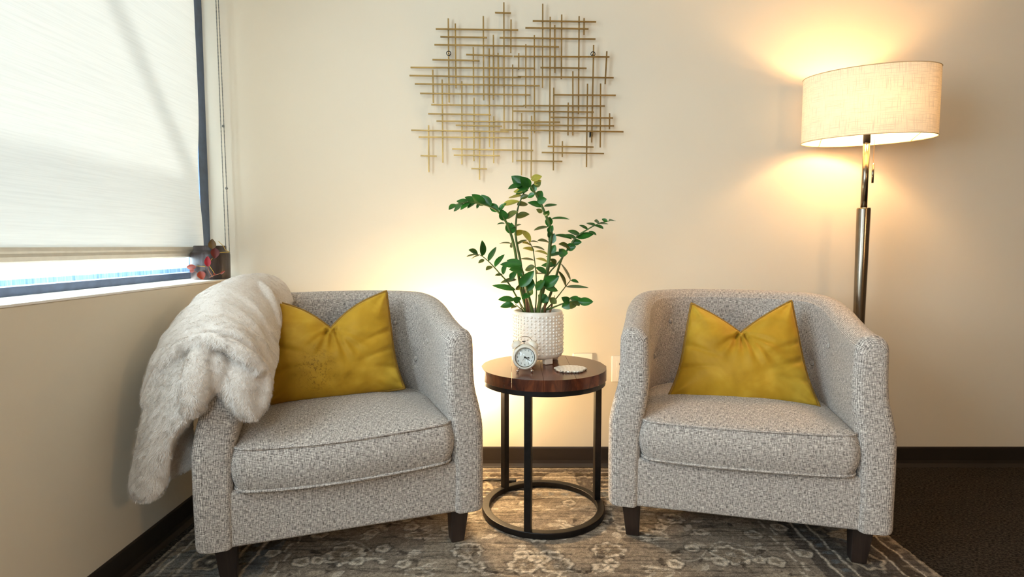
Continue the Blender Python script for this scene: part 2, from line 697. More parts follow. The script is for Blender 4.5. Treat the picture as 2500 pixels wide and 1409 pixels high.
# ------------------------------------------------------------------ roller blind
XB = -1.325
blind = thing('roller_blind', 'off white translucent roller blind pulled low over the left window', 'blind', (XB, 1.0, 0.95))
BY0, BY1 = 1.06, 2.508
N1, N2 = 60, 40
P = []
for i in range(N1 + 1):
    y = BY0 + (BY1 - BY0) * i / N1
    row = []
    for j in range(N2 + 1):
        z = 0.992 + (2.30 - 0.992) * j / N2
        e = math.exp(-((z - 1.30) / 0.16) ** 2)
        yy = y - (0.018 * e if i == N1 else 0)
        row.append((XB + 0.004 * math.sin(y * 5 + z * 2) * (z - 0.99) - (0.006 * e if i == N1 else 0), yy, z))
    P.append(row)
o = MB().grid(P).build('blind_fabric', MAT['blind'], blind, smooth=True)
o.matrix_parent_inverse = Matrix.Translation((-XB, -1.0, -0.95))
prof = [(-0.004, 0.996), (0.004, 0.996), (0.006, 0.985), (0.005, 0.979), (0.009, 0.970), (0.009, 0.958), (0.004, 0.953), (-0.006, 0.953), (-0.008, 0.965)]
mb = MB().grid([[(XB + a, yy, z) for (a, z) in prof] for yy in (BY0, BY1 - 0.012)], closed_u=True)
n = len(prof)
mb.f += [tuple(range(n)), tuple(range(2 * n - 1, n - 1, -1))]
o = mb.build('bottom_bar', MAT['blindbar'], blind)
o.matrix_parent_inverse = Matrix.Translation((-XB, -1.0, -0.95))
o = MB().tube([(XB, BY0, 2.29), (XB, BY1, 2.29)], 0.025, 16).build('roller_tube', MAT['blindbar'], blind, smooth=True)
o.matrix_parent_inverse = Matrix.Translation((-XB, -1.0, -0.95))
MAT['bead'] = mat_simple('steel_bead', srgb(120, 122, 118), 0.4, 0.5)
for (pa, pb) in (((527, 0), (553, 655)), ((533, 0), (562, 655))):
    a, b = at(pa[0], pa[1], 2.555), at(pb[0], pb[1], 2.555)
    a = b + (a - b) * ((2.27 - b.z) / (a.z - b.z))
    mb = MB()
    nb = 235
    for k in range(nb):
        p = a.lerp(b, k / (nb - 1))
        mb.sphere(p, 0.0026, 6, 4)
    mb.tube([a, b], 0.0007, 4)
    if pa[0] == 533:
        mb.sphere(at(545, 308, 2.555), 0.006, 8, 6)
        mb.sphere(at(553, 460, 2.555), 0.006, 8, 6)
    o = mb.build('bead_chain', MAT['bead'], blind, smooth=True)
    o['kind'] = 'stuff'
    o.matrix_parent_inverse = Matrix.Translation((-XB, -1.0, -0.95))

# ------------------------------------------------------------------ rug
RX0, RX1, RY0, RY1 = -1.12, 1.29, -0.52, 2.53
xs = np.linspace(RX0, RX1, 603)
ys = np.concatenate([np.linspace(RY0, 1.42, 42)[:-1], np.linspace(1.42, RY1, 278)])
X, Y = np.meshgrid(xs, ys)
wx = X + 0.010 * (vnoise(X * 26, Y * 26, 1) - 0.5) + 0.006 * (vnoise(X * 80, Y * 80, 2) - 0.5)
wy = Y + 0.010 * (vnoise(X * 26 + 40, Y * 26, 3) - 0.5) + 0.006 * (vnoise(X * 80, Y * 80 + 9, 4) - 0.5)
dx = np.minimum(wx - RX0, RX1 - wx)
dy = RY1 - wy
d = np.minimum(dx, dy)
along = np.where(dx < dy, wy, wx)
lin = lambda r, g, b: np.array(srgb(r, g, b)[:3])
base_f, base_b = lin(158, 146, 132), lin(104, 97, 91)
cream, dark, blue, pale = lin(232, 222, 206), lin(70, 62, 56), lin(128, 138, 146), lin(196, 182, 162)
col = np.where((d < 0.345)[..., None], base_b, base_f)
col = np.where(((d > 0.05) & (d < 0.10))[..., None], lin(84, 74, 64), col)
patch = vnoise(X * 5, Y * 5, 5)
col = col * (1 - 0.5 * (patch > 0.62)[..., None]) + 0.5 * (patch > 0.62)[..., None] * pale
patch2 = vnoise(X * 7 + 3, Y * 4, 6)
msk = ((patch2 > 0.66) & (d < 0.36))[..., None]
col = np.where(msk, col * 0.45 + blue * 0.55, col)


def paint(mask, c, a=1.0):
    global col
    mm = (np.clip(mask, 0, 1) * a)[..., None]
    col = col * (1 - mm) + c * mm


def band(val, w):
    return np.clip(1.5 - np.abs(val) / w, 0, 1)


def rosette(cx, cy, r, petals=8, c1=cream, c2=base_f, c3=cream, rot=0.0, sx=1.0):
    px, py = (wx - cx) / sx, wy - cy
    rr = np.hypot(px, py)
    th = np.arctan2(py, px) + rot
    R = r * (1 + 0.10 * np.cos(petals * th))
    paint(np.clip((R - rr) / 0.006, 0, 1), c2, 0.85)
    paint(np.clip((0.80 * R - rr) / 0.006, 0, 1) * (np.cos(petals * 2 * th) > 0.25) * (rr > 0.4 * R), dark, 0.50)
    paint(band(rr - R - 0.010, 0.003), dark, 0.5)
    paint(band(rr - R, 0.006), c1)
    paint(np.clip((r * 0.34 - rr) / 0.005, 0, 1), c3, 0.9)
    paint(band(rr - r * 0.2, 0.003), dark, 0.6)


def palmette(cx, cy, r, ang, c1=cream):
    ca, sa = math.cos(ang), math.sin(ang)
    px, py = (wx - cx) * ca + (wy - cy) * sa, -(wx - cx) * sa + (wy - cy) * ca
    wdt = r * 0.75 * np.clip(0.25 + px / r * 0.6, 0, 1)
    inside = (px > -0.2 * r) & (px < r) & (np.abs(py) < wdt)
    paint(inside.astype(float), pale, 0.8)
    paint(band(np.abs(py) - wdt, 0.006) * (px > -0.2 * r) * (px < r), c1)
    paint(band(px - r + 0.16 * r * np.cos(py / r * 14), 0.006) * (np.abs(py) < wdt * 1.1), c1)
    paint(band(np.mod(py, 0.024) - 0.012, 0.003) * inside, dark, 0.5)


def leafmark(cx, cy, ln, ang, c=cream, wd=0.3):
    ca, sa = math.cos(ang), math.sin(ang)
    px, py = (wx - cx) * ca + (wy - cy) * sa, -(wx - cx) * sa + (wy - cy) * ca
    t = np.clip(px / ln, 0, 1)
    paint(((px > 0) & (px < ln) & (np.abs(py) < ln * wd * np.sin(math.pi * t))).astype(float), c, 0.75)


# guard stripes and border lines
paint(band(d - 0.006, 0.006), pale, 0.6)
paint(band(d - 0.05, 0.0035), cream, 0.8)
paint(band(d - 0.10, 0.0035), cream, 0.7)
paint(band(d - 0.247, 0.004), cream, 0.9)
paint(band(d - 0.300, 0.0045), cream, 0.95)
zig = 0.010 * np.where(np.mod(along, 0.11) < 0.055, 1, -1)
paint(band(d - 0.393 - zig, 0.0045), cream, 0.95)
paint(band(d - 0.272, 0.012) * (np.mod(along, 0.05) < 0.022), blue, 0.6)
# border motifs
rr_ = np.random.default_rng(5)
for i in range(18):
    s = -0.45 + 0.17 * i
    for side in (-1, 1):
        bx = RX0 + 0.175 if side < 0 else RX1 - 0.175
        if s < RY1 - 0.3:
            if i % 2:
                rosette(bx, s, 0.045, 6, pale, base_b, cream)
            else:
                palmette(bx - side * 0.02, s, 0.06, math.pi / 2 * (1 - side), pale)
    bxx = RX0 + 0.32 + 0.17 * i
    if bxx < RX1 - 0.3:
        (rosette(bxx, RY1 - 0.175, 0.045, 6, pale, base_b, cream) if i % 2 else palmette(bxx, RY1 - 0.155, 0.06, -math.pi / 2, pale))
    for side in (-1, 1):
        lx = RX0 + 0.35 if side < 0 else RX1 - 0.35
        if s < RY1 - 0.4:
            rosette(lx, s + 0.05, 0.020, 5, cream, pale, cream)
            rosette(lx - side * 0.11, s, 0.022, 5, cream, pale, cream)
    if RX0 + 0.4 < bxx < RX1 - 0.4:
        rosette(bxx, RY1 - 0.352, 0.02, 5, cream, pale, cream)
# field motifs, mirrored about the rug's long axis
RCX = (RX0 + RX1) / 2
for (fx, fy, r, kind) in ((0.62, 1.80, 0.060, 0), (0.62, 1.58, 0.05, 1), (0.44, 1.92, 0.055, 1), (0.40, 1.70, 0.055, 1), (0.23, 1.83, 0.05, 0), (0.22, 1.60, 0.06, 0),
                          (0.5, 2.05, 0.04, 0), (0.28, 2.05, 0.045, 1), (0.05, 1.74, 0.05, 0), (0.0, 1.92, 0.04, 0), (0.0, 1.55, 0.07, 0), (0.14, 1.97, 0.035, 1), (0.55, 1.45, 0.06, 0)):
    for s in ((-1, 1) if fx > 0.01 else (1,)):
        if kind == 0:
            rosette(RCX + s * fx, fy, r * 0.85, 8, cream, lin(164, 150, 132), cream, rr_.random() * 3, 1.05)
        else:
            palmette(RCX + s * fx, fy, r * 1.25, math.pi / 2 + s * (0.8 + rr_.random()))
        for k in range(3):
            a = rr_.random() * 6.28
            leafmark(RCX + s * (fx + r * 1.6 * math.cos(a)), fy + r * 1.6 * math.sin(a), 0.06, (a + 0.7) if s > 0 else (math.pi - a - 0.7), cream if k else pale, 0.22)
for k in range(90):
    fx, fy = rr_.uniform(0.0, 0.78), rr_.uniform(1.45, 2.12)
    ang, lnn, cc_ = rr_.random() * 6.28, rr_.uniform(0.025, 0.06), (cream, pale, dark, dark)[k % 4]
    leafmark(RCX + fx, fy, lnn, ang, cc_, rr_.uniform(0.12, 0.3))
    leafmark(RCX - fx, fy, lnn, math.pi - ang, cc_, 0.2)
    if k % 4 == 0:
        rosette(RCX + fx, fy, 0.018, 5, cream, pale, cream)
        rosette(RCX - fx, fy, 0.018, 5, cream, pale, cream)
for k in range(5):
    vine = wy - (1.35 + 0.2 * k + 0.045 * np.sin(np.abs(wx - RCX) * 16 + k * 1.3))
    paint(band(vine, 0.003) * (d > 0.41), dark, 0.55)
    paint(band(vine - 0.09 + 0.05 * np.cos(np.abs(wx - RCX) * 23 + k), 0.0035) * (d > 0.41) * (vnoise(X * 9, Y * 9, 20 + k) > 0.5), cream, 0.55)
# abrash: dark worn weft streaks and pile grain
st = vnoise(X * 7, Y * 150, 7) * 0.6 + vnoise(X * 22, Y * 240, 8) * 0.4
paint(np.clip((st - 0.57) / 0.12, 0, 1), dark, 0.55)
paint(np.clip((vnoise(X * 60, Y * 60, 9) - 0.62) / 0.2, 0, 1), pale, 0.35)
col *= (0.72 + 0.56 * vnoise(X * 170, Y * 170, 10))[..., None]
Z = 0.011 + 0.0022 * (vnoise(X * 120, Y * 120, 12) - 0.5) - 0.002 * np.clip((st - 0.5) * 3, 0, 1)
ny, nx = X.shape
verts = np.stack([X, Y, Z], -1).reshape(-1, 3)
# edge skirt down to the floor
idx = np.arange(nx * ny).reshape(ny, nx)
F = np.stack([idx[:-1, :-1], idx[:-1, 1:], idx[1:, 1:], idx[1:, :-1]], -1).reshape(-1, 4)
ring = np.concatenate([idx[0, :], idx[1:, -1], idx[-1, -2::-1], idx[-2:0:-1, 0]])
sk = verts[ring].copy()
sk[:, 2] = 0.0005
b = len(verts)
rl = len(ring)
ks = np.arange(rl)
F2 = np.stack([ring, b + ks, b + (ks + 1) % rl, ring[(ks + 1) % rl]], -1)
verts = np.concatenate([verts, sk])
F = np.concatenate([F, F2])
allc = np.concatenate([col.reshape(-1, 3), col.reshape(-1, 3)[ring]])
me = bpy.data.meshes.new('area_rug')
me.vertices.add(len(verts))
me.vertices.foreach_set('co', verts.ravel())
me.loops.add(len(F) * 4)
me.loops.foreach_set('vertex_index', F.ravel())
me.polygons.add(len(F))
me.polygons.foreach_set('loop_start', np.arange(len(F)) * 4)
me.polygons.foreach_set('use_smooth', np.ones(len(F), bool))
me.update(calc_edges=True)
ca = me.color_attributes.new('weave', 'FLOAT_COLOR', 'POINT')
ca.data.foreach_set('color', np.concatenate([np.clip(allc, 0, 1), np.ones((len(allc), 1))], 1).ravel())
m = M('persian_rug_pile', rough=0.95, spec=0.1)
at_ = m.n('ShaderNodeAttribute', attribute_name='weave')
n1 = m.noise(m.coord('Object', (1, 1.6, 1)), 330, 3, 0.7)
m.color(m.mix(1.0, at_.outputs['Color'], m.ramp(n1, [(0.32, (0.35, 0.33, 0.31)), (0.62, (1.15, 1.12, 1.08))]), 'MULTIPLY'))
m.bump(n1, 0.8, 0.005)
rug = link('area_rug', me, m.m)
tag(rug, 'worn taupe and cream persian style rug under both armchairs', 'rug')

# ------------------------------------------------------------------ armchairs
CW, CDEP, CYS = 0.4275, 0.745, 0.30
ER = 0.030


def chair_top(y):
    t = min(max((y - 0.02) / 0.56, 0), 1)
    t = t * t * (3 - 2 * t)
    return 0.735 + 0.083 * t


def shell_section(h, n=76):
    P = [(-0.012, 0.130), (0, 0.138), (0.001, 0.20), (0.002, 0.29), (0.001, 0.37), (-0.001, 0.42), (-0.012, 0.48), (-0.026, 0.54), (-0.031, 0.60),
         (-0.033, h - 0.05), (-0.038, h - 0.025), (-0.052, h - 0.007), (-0.078, h),
         (-0.104, h - 0.007), (-0.119, h - 0.025), (-0.125, h - 0.05), (-0.128, 0.60), (-0.127, 0.54), (-0.122, 0.48), (-0.112, 0.42), (-0.106, 0.37), (-0.103, 0.29), (-0.102, 0.20), (-0.101, 0.138), (-0.09, 0.130)]
    return np.array(resample(P, n * 2 + 1))


BUTTONS = [(0.16, 0.66), (0.33, 0.69), (0.50, 0.70), (0.67, 0.69), (0.84, 0.66), (0.245, 0.56), (0.415, 0.57), (0.585, 0.57), (0.755, 0.56)]


def chair_meshes():
    # path: right arm front -> back -> left arm front
    pts = []
    ns = 26
    for k in range(ns):
        pts.append((CW, ER + (CYS - ER) * k / ns, 1, 0))
    ne = 110
    bdep = CDEP - CYS
    for k in range(ne + 1):
        a = math.pi * k / ne
        ex = 2.35
        c, s = math.cos(a), math.sin(a)
        x = CW * math.copysign(abs(c) ** (2 / ex), c)
        y = CYS + bdep * abs(s) ** (2 / ex)
        nxv = math.copysign(abs(x / CW) ** (ex - 1), x) / CW
        nyv = ((y - CYS) / bdep) ** (ex - 1) / bdep
        l = math.hypot(nxv, nyv)
        pts.append((x, y, nxv / l, nyv / l))
    for k in range(ns - 1, -1, -1):
        pts.append((-CW, ER + (CYS - ER) * k / ns, -1, 0))
    # drop the crowded points of the superellipse
    keep = [pts[0]]
    for p in pts[1:]:
        if math.hypot(p[0] - keep[-1][0], p[1] - keep[-1][1]) > 0.006:
            keep.append(p)
    pts = keep
    arc = [0.0]
    for a, b2 in zip(pts[:-1], pts[1:]):
        arc.append(arc[-1] + math.hypot(a[0] - b2[0], a[1] - b2[1]))
    tot = arc[-1]
    rows, us = [], []

    def inset(sec, q):
        s = sec.copy()
        mid = -0.069
        h = sec[len(s) // 2][1]
        zt = np.clip((s[:, 1] - (h - 0.07)) / 0.07, 0, 1)
        s[:, 1] -= q * zt * zt * (3 - 2 * zt)
        s[:, 0] -= q * np.clip((s[:, 0] - mid) / 0.05, -1, 1)
        return s
    seq = []
    for a in (90, 65, 42, 20):
        seq.append((pts[0], ER * math.sin(math.radians(a)), ER * (1 - math.cos(math.radians(a))), -ER * a / 90))
    for i, p in enumerate(pts):
        seq.append((p, 0, 0, arc[i]))
    for a in (20, 42, 65, 90):
        seq.append((pts[-1], ER * math.sin(math.radians(a)), ER * (1 - math.cos(math.radians(a))), tot + ER * a / 90))
    for (p, fwd, q, u) in seq:
        sec = shell_section(chair_top(p[1]))
        if q:
            sec = inset(sec, q)
        rows.append([(p[0] + p[2] * o, p[1] + p[3] * o - fwd, z) for (o, z) in sec])
        us.append(u)
    A = np.array(rows)
    m_, n_ = A.shape[:2]
    # dimples of the tufting buttons on the inner face
    bpos = []
    half = n_ // 2
    for (t, z) in BUTTONS:
        i = int(np.argmin(np.abs(np.array(us) - t * tot)))
        j = half + int(np.argmin(np.abs(A[i, half + 8:, 2] - z))) + 8
        c = A[i, j].copy()
        nrm = np.cross(A[i + 1, j] - A[i - 1, j], A[i, j + 1] - A[i, j - 1])
        nrm /= np.linalg.norm(nrm)
        # nrm should point into the seat
        if np.dot(nrm, np.array([0, 0.25, 0.6]) - c) < 0:
            nrm = -nrm
        bpos.append((c, nrm))
    for (c, nrm) in bpos:
        dist = np.linalg.norm(A[:, half:, :] - c, axis=2)
        A[:, half:, :] -= (0.014 * np.exp(-(dist / 0.03) ** 2))[..., None] * nrm
    # soft irregularity of the padding
    wob = 0.0035 * (vnoise(np.linspace(0, 14, m_)[:, None] + np.zeros((1, n_)), np.linspace(0, 9, n_)[None, :] + np.zeros((m_, 1)), 30) - 0.5)
    A[..., 0] += wob
    A[..., 1] += wob
    V = A.reshape(-1, 3)
    faces, uvs = [], []
    sl = np.concatenate([[0], np.cumsum(np.linalg.norm(np.diff(shell_section(0.78), axis=0), axis=1))])
    for i in range(m_ - 1):
        for j in range(n_ - 1):
            faces.append((i * n_ + j, i * n_ + j + 1, (i + 1) * n_ + j + 1, (i + 1) * n_ + j))
            uvs += [(us[i], sl[j]), (us[i], sl[j + 1]), (us[i + 1], sl[j + 1]), (us[i + 1], sl[j])]
        # bottom
        a0, b0 = i * n_, (i + 1) * n_
        faces.append((a0, b0, b0 + n_ - 1, a0 + n_ - 1))
        uvs += [(0, 0)] * 4
    for e in (0, m_ - 1):
        for j in range(half - 1):
            q = (e * n_ + j, e * n_ + j + 1, e * n_ + n_ - 2 - j, e * n_ + n_ - 1 - j)
            if e == 0:
                q = q[::-1]
            faces.append(q)
            uvs += [(V[k][0], V[k][2]) for k in q]
        q = (e * n_ + half - 1, e * n_ + half, e * n_ + half + 1)
        q = q[::-1] if e == 0 else q
        faces.append(q)
        uvs += [(V[k][0], V[k][2]) for k in q]
    me = bpy.data.meshes.new('shell')
    me.from_pydata(V.tolist(), [], faces)
    uv = me.uv_layers.new(name='UVMap')
    uv.data.foreach_set('uv', np.array(uvs).ravel())
    me.update()
    fix_normals(me)
    return me, bpos


def rounded_outline(hw, yf, ys_, yb, rc, n=10, bulge=0.0):
    """plan outline of the seat: straight front, rounded front corners, round back"""
    pts = []
    for k in range(15):
        t = -1 + 2 * k / 14
        pts.append((t * (hw - rc), yf - bulge * (1 - t * t)))
    for k in range(1, n):
        a = -math.pi / 2 + math.pi / 2 * k / n
        pts.append((hw - rc + rc * math.cos(a), yf + rc + rc * math.sin(a)))
    for k in range(10):
        pts.append((hw, yf + rc + (ys_ - yf - rc) * k / 10))
    for k in range(31):
        a = math.pi * k / 30
        ex = 2.35
        c, s = math.cos(a), math.sin(a)
        pts.append((hw * math.copysign(abs(c) ** (2 / ex), c), ys_ + (yb - ys_) * abs(s) ** (2 / ex)))
    for k in range(9, -1, -1):
        pts.append((-hw, yf + rc + (ys_ - yf - rc) * k / 10))
    for k in range(n - 1, 0, -1):
        a = math.pi + math.pi / 2 * (1 - k / n)
        pts.append((-(hw - rc) + rc * math.cos(a), yf + rc + rc * math.sin(a)))
    out = [pts[0]]
    for p in pts[1:]:
        if math.hypot(p[0] - out[-1][0], p[1] - out[-1][1]) > 0.003:
            out.append(p)
    return out


def cushion_mesh(sag=0.0):
    out = np.array(rounded_outline(0.322, -0.010, 0.30, 0.618, 0.045, bulge=0.012))
    cen = np.array([0, 0.28])
    z0, z1 = 0.300, 0.428
    rows = []

    def ring(s, z, grow=0.0):
        v = (out - cen)
        L = np.linalg.norm(v, axis=1, keepdims=True)
        p = cen + v * s + v / L * grow
        return [(a, b, z) for a, b in p]
    for s in (0.02, 0.5, 0.85, 0.955):
        rows.append(ring(s, z0 - 0.003))
    for s, z in ((0.985, z0 + 0.003), (1.0, z0 + 0.014)):
        rows.append(ring(s, z))
    for t in (0.25, 0.5, 0.75):
        rows.append(ring(1.0, z0 + 0.014 + (z1 - z0 - 0.024) * t, 0.012 * math.sin(math.pi * t)))
    for s, z in ((1.0, z1 - 0.010), (0.985, z1)):
        rows.append(ring(s, z))
    for s in (0.95, 0.9, 0.8, 0.68, 0.54, 0.4, 0.27, 0.14, 0.02):
        rows.append(ring(s, z1 + 0.036 * (1 - s ** 2.6) + 0.003))
    A = np.array(rows)
    fsel = np.clip(1 - (A[..., 1]) / 0.25, 0, 1)
    A[..., 2] += 0.005 * (vnoise(A[..., 0] * 9 + 5, A[..., 1] * 9 + A[..., 2] * 6, 33) - 0.5) - sag * fsel * np.cos(A[..., 0] * 5.2 + 0.5)
    mb = MB().grid(A.tolist(), closed_u=True)
    n = len(out)
    mb.f.append(tuple(range(n - 1, -1, -1)))
    mb.f.append(tuple((len(rows) - 1) * n + k for k in range(n)))
    me = mb.mesh('seat_cushion')
    fix_normals(me)
    box_uv(me)
    return me, [tuple(p) for p in A[10] + np.array([0, 0, 0.001])], [tuple(p) for p in A[4]]


def make_chair(label, F, ang, sag):
    t = thing('armchair', label, 'armchair', (F[0], F[1], 0.0), ang, 'grey tweed tub armchairs')
    me, bpos = chair_meshes()
    link('shell', me, MAT['fabric'], t, True)
    mb = MB()
    # front rail under the cushion
    rail = mb.box(-0.352, 0.352, 0.010, 0.60, 0.131, 0.298).mesh('front_rail')
    box_uv(rail)
    o = link('front_rail', rail, MAT['fabric'], t)
    add_bevel(o, 0.010, 3)
    cm, top, bot = cushion_mesh(sag)
    cu = link('seat_cushion', cm, MAT['fabric'], t, True)
    for (lp, z) in ((top, 0), (bot, 0)):
        c = np.array(lp)
        cc = np.array([0, 0.28, 0])
        dv = c - cc
        dv[:, 2] = 0
        dv /= np.linalg.norm(dv, axis=1, keepdims=True)
        pm = MB().tube((c + dv * 0.003).tolist(), 0.0045, 8, closed=True).mesh('piping')
        box_uv(pm)
        link('piping', pm, MAT['fabric'], cu, True)
    for (c, nrm) in bpos:
        q = Vector(nrm).to_track_quat('Z', 'Y').to_matrix().to_4x4()
        bm_ = MB().lathe([(0, -0.004), (0.009, -0.004), (0.0105, 0.0), (0.008, 0.0035), (0.004, 0.0052), (0, 0.0056)], 14)
        me_ = bm_.mesh('button')
        me_.transform(Matrix.Translation(Vector(c) - Vector(nrm) * 0.010) @ q)
        fix_normals(me_)
        box_uv(me_)
        link('button', me_, MAT['fabric'], t, True)
    for (x, y) in ((-0.352, 0.065), (0.352, 0.065), (-0.29, 0.60), (0.29, 0.60)):
        a, b2 = 0.031, 0.022
        sx = 0.006 if x < 0 else -0.006
        vs_ = [(x - a, y - a, 0.134), (x + a, y - a, 0.134), (x + a, y + a, 0.134), (x - a, y + a, 0.134),
               (x - b2 + sx, y - b2, 0.0135), (x + b2 + sx, y - b2, 0.0135), (x + b2 + sx, y + b2, 0.0135), (x - b2 + sx, y + b2, 0.0135)]
        MB().add(vs_, [(0, 1, 2, 3), (7, 6, 5, 4), (0, 4, 5, 1), (1, 5, 6, 2), (2, 6, 7, 3), (3, 7, 4, 0)]).build('leg', MAT['legwood'], t, bevel=0.003)
    return t


LF, LA = (-0.491, 1.719), math.atan2(0.341, 0.940)
RF, RA = (0.735, 1.790), math.atan2(-0.252, 0.968)
chair_l = make_chair('grey tweed tub armchair by the window with a fur throw on one arm', LF, LA, 0.010)
chair_r = make_chair('grey tweed tub armchair in front of the floor lamp', RF, RA, 0.002)


def chair_frame(F, A):
    e = Vector((math.cos(A), math.sin(A), 0))
    return Vector((F[0], F[1], 0)), e, Vector((-e.y, e.x, 0))


# ------------------------------------------------------------------ pillows
def make_pillow(label, F, A, y0, lean, corners, notch, top_bow, side_in, mat, seed, tagit=False):
    """corners TL, TR, BR, BL and the notch are traced on the pillow's own leaning plane"""
    o0, e, b = chair_frame(F, A)
    up = (Vector((0, 0, 1)) * math.cos(lean) + b * math.sin(lean))
    nrm = e.cross(up).normalized()          # towards the viewer
    p0 = o0 + b * y0 + Vector((0, 0, 0.462))
    loc = lambda p: Vector(((p - p0).dot(e), (p - p0).dot(up)))
    TL, TR, BR, BL = [loc(at_plane(q[0], q[1], p0, nrm)) for q in corners]
    NO = loc(at_plane(notch[0], notch[1], p0, nrm))
    N = 72

    def top(u):     # u 0..1 from TL to TR through the notch
        f = 0.5
        if u < f:
            t = u / f
            p = TL.lerp(NO, t)
            return p + Vector((0.2, 1)) * top_bow * math.sin(math.pi * t ** 1.15)
        t = (u - f) / (1 - f)
        p = NO.lerp(TR, t)
        return p + Vector((-0.2, 1)) * top_bow * math.sin(math.pi * (1 - (1 - t) ** 1.15))

    def bot(u):
        p = BL.lerp(BR, u)
        return p + Vector((0, -0.004)) * math.sin(math.pi * u)

    def left(v):    # v 0 bottom .. 1 top
        return BL.lerp(TL, v) + Vector((1, 0)) * side_in * (math.sin(math.pi * v) * (0.55 + 0.9 * (1 - v) ** 2) - 0.25 * math.sin(math.pi * v) ** 2 * v)

    def right(v):
        return BR.lerp(TR, v) - Vector((1, 0)) * side_in * (math.sin(math.pi * v) * (0.55 + 0.9 * (1 - v) ** 2) - 0.25 * math.sin(math.pi * v) ** 2 * v)
    r0 = np.random.default_rng(seed)
    front, back, edge = [], [], []
    G = []
    for j in range(N + 1):
        v = j / N
        row = []
        for i in range(N + 1):
            u = i / N
            S = (top(u) * v + bot(u) * (1 - v)) + (left(v) * (1 - u) + right(v) * u) - (
                BL * (1 - u) * (1 - v) + BR * u * (1 - v) + TL * (1 - u) * v + TR * u * v)
            row.append(S)
        G.append(row)
    creases = [(NO + Vector((dx_, -0.004)), a, k, l, am) for (dx_, a, k, l, am) in
               ((-0.010, -1.95, 60, 0.075, 0.015), (0.008, -1.20, 60, 0.10, 0.018), (-0.004, -2.45, 70, 0.09, 0.010), (0.006, -0.80, 60, 0.15, 0.010), (0, -1.58, 80, 0.05, 0.012), (0.012, -0.45, 60, 0.12, 0.008))]
    cors = [(TL, -0.8), (TR, -2.35), (BR, 2.4), (BL, 0.75)]
    Th = 0.084

    def height(u, v, p):
        a = max(0.0, 1 - (2 * u - 1) ** 2)
        c = max(0.0, 1 - (2 * v - 1) ** 2)
        h = Th * (a * c) ** 0.42
        dn = (p - NO).length
        h *= 1 - 0.55 * math.exp(-(dn / 0.055) ** 2)
        return h
    for j in range(N + 1):
        rf, rb = [], []
        for i in range(N + 1):
            u, v = i / N, j / N
            p = G[j][i]
            h = height(u, v, p)
            m_ = min(1.0, h / 0.02)
            wv = 0.0
            for (c, a, k, l, am) in creases:
                q = p - c
                s = q.x * math.cos(a) + q.y * math.sin(a)
                t = -q.x * math.sin(a) + q.y * math.cos(a)
                if s > -0.01:
                    wdt = 0.005 + 0.085 * max(s, 0)
                    wv -= am * math.exp(-(t / wdt) ** 2) * math.exp(-(s / l) ** 2) * min(1, (s + 0.01) / 0.02)
                    wv += 0.6 * am * math.exp(-((abs(t) - 1.6 * wdt) / wdt) ** 2) * math.exp(-(s / l) ** 2)
            for (c, a) in cors:
                q = p - c
                th = math.atan2(q.y, q.x) - a
                dd = q.length
                wv += 0.0075 * math.cos(th * 9 + seed) * math.exp(-(dd / 0.10) ** 2) * min(1, dd / 0.03)
            # pulls from the side seams
            for (ux, vv, sg) in ((0.0, 0.30, 1), (0.0, 0.55, 1), (1.0, 0.22, -1), (1.0, 0.42, -1), (1.0, 0.6, -1)):
                du = abs(u - ux)
                wv -= 0.013 * math.exp(-((v - vv - 0.25 * du * (1 if vv < 0.4 else -0.6)) / 0.028) ** 2) * math.exp(-(du / 0.20) ** 2)
            wv += 0.010 * (float(vnoise(np.array(p.x * 14 + p.y * 9 + seed), np.array(p.y * 26 - p.x * 12), 40)) - 0.5)
            rf.append((p.x, -max(h + wv * m_, 0.35 * h), p.y))
            rb.append((p.x, h * 0.45, p.y))
        front.append(rf)
        back.append(rb)
    mb = MB()
    mb.grid(front)
    nV = (N + 1) ** 2
    mb.grid(back)
    me = mb.mesh('pillow')
    bm = bmesh.new()
    bm.from_mesh(me)
    bmesh.ops.remove_doubles(bm, verts=bm.verts, dist=0.0004)
    bmesh.ops.recalc_face_normals(bm, faces=bm.faces)
    bm.to_mesh(me)
    bm.free()
    t = thing('throw_pillow', label, 'pillow', group='mustard velvet pillows')
    t.matrix_world = Matrix.Translation(p0) @ Matrix(((e.x, -nrm.x, up.x, 0), (e.y, -nrm.y, up.y, 0), (e.z, -nrm.z, up.z, 0), (0, 0, 0, 1)))
    link('pillow_cover', me, mat, t, True)
    loop = [G[0][i] for i in range(N)] + [G[j][N] for j in range(N)] + [G[N][i] for i in range(N, 0, -1)] + [G[j][0] for j in range(N, 0, -1)]
    MB().tube([(p.x, 0.0, p.y) for p in loop], 0.0052, 8, closed=True).build('piping', MAT['piping'], t, True)
    if tagit:
        BRp = BR
        MB().box(BRp.x - 0.052, BRp.x - 0.004, -0.030, -0.010, BRp.y - 0.010, BRp.y - 0.0085).build('care_tag', MAT['tag'], t)
    return t


make_pillow('stained mustard velvet pillow beside the fur throw', LF, LA, 0.375, 0.24,
            ((650, 731), (943, 711), (988, 948), (638, 988)), (807, 802), 0.018, 0.020, MAT['velvet_stained'], 3)
make_pillow('clean mustard velvet pillow on the armchair by the lamp', RF, RA, 0.285, 0.33,
            ((1688, 741), (1932, 735), (2001, 992), (1632, 968)), (1808, 814), 0.006, 0.020, MAT['velvet'], 8, True)

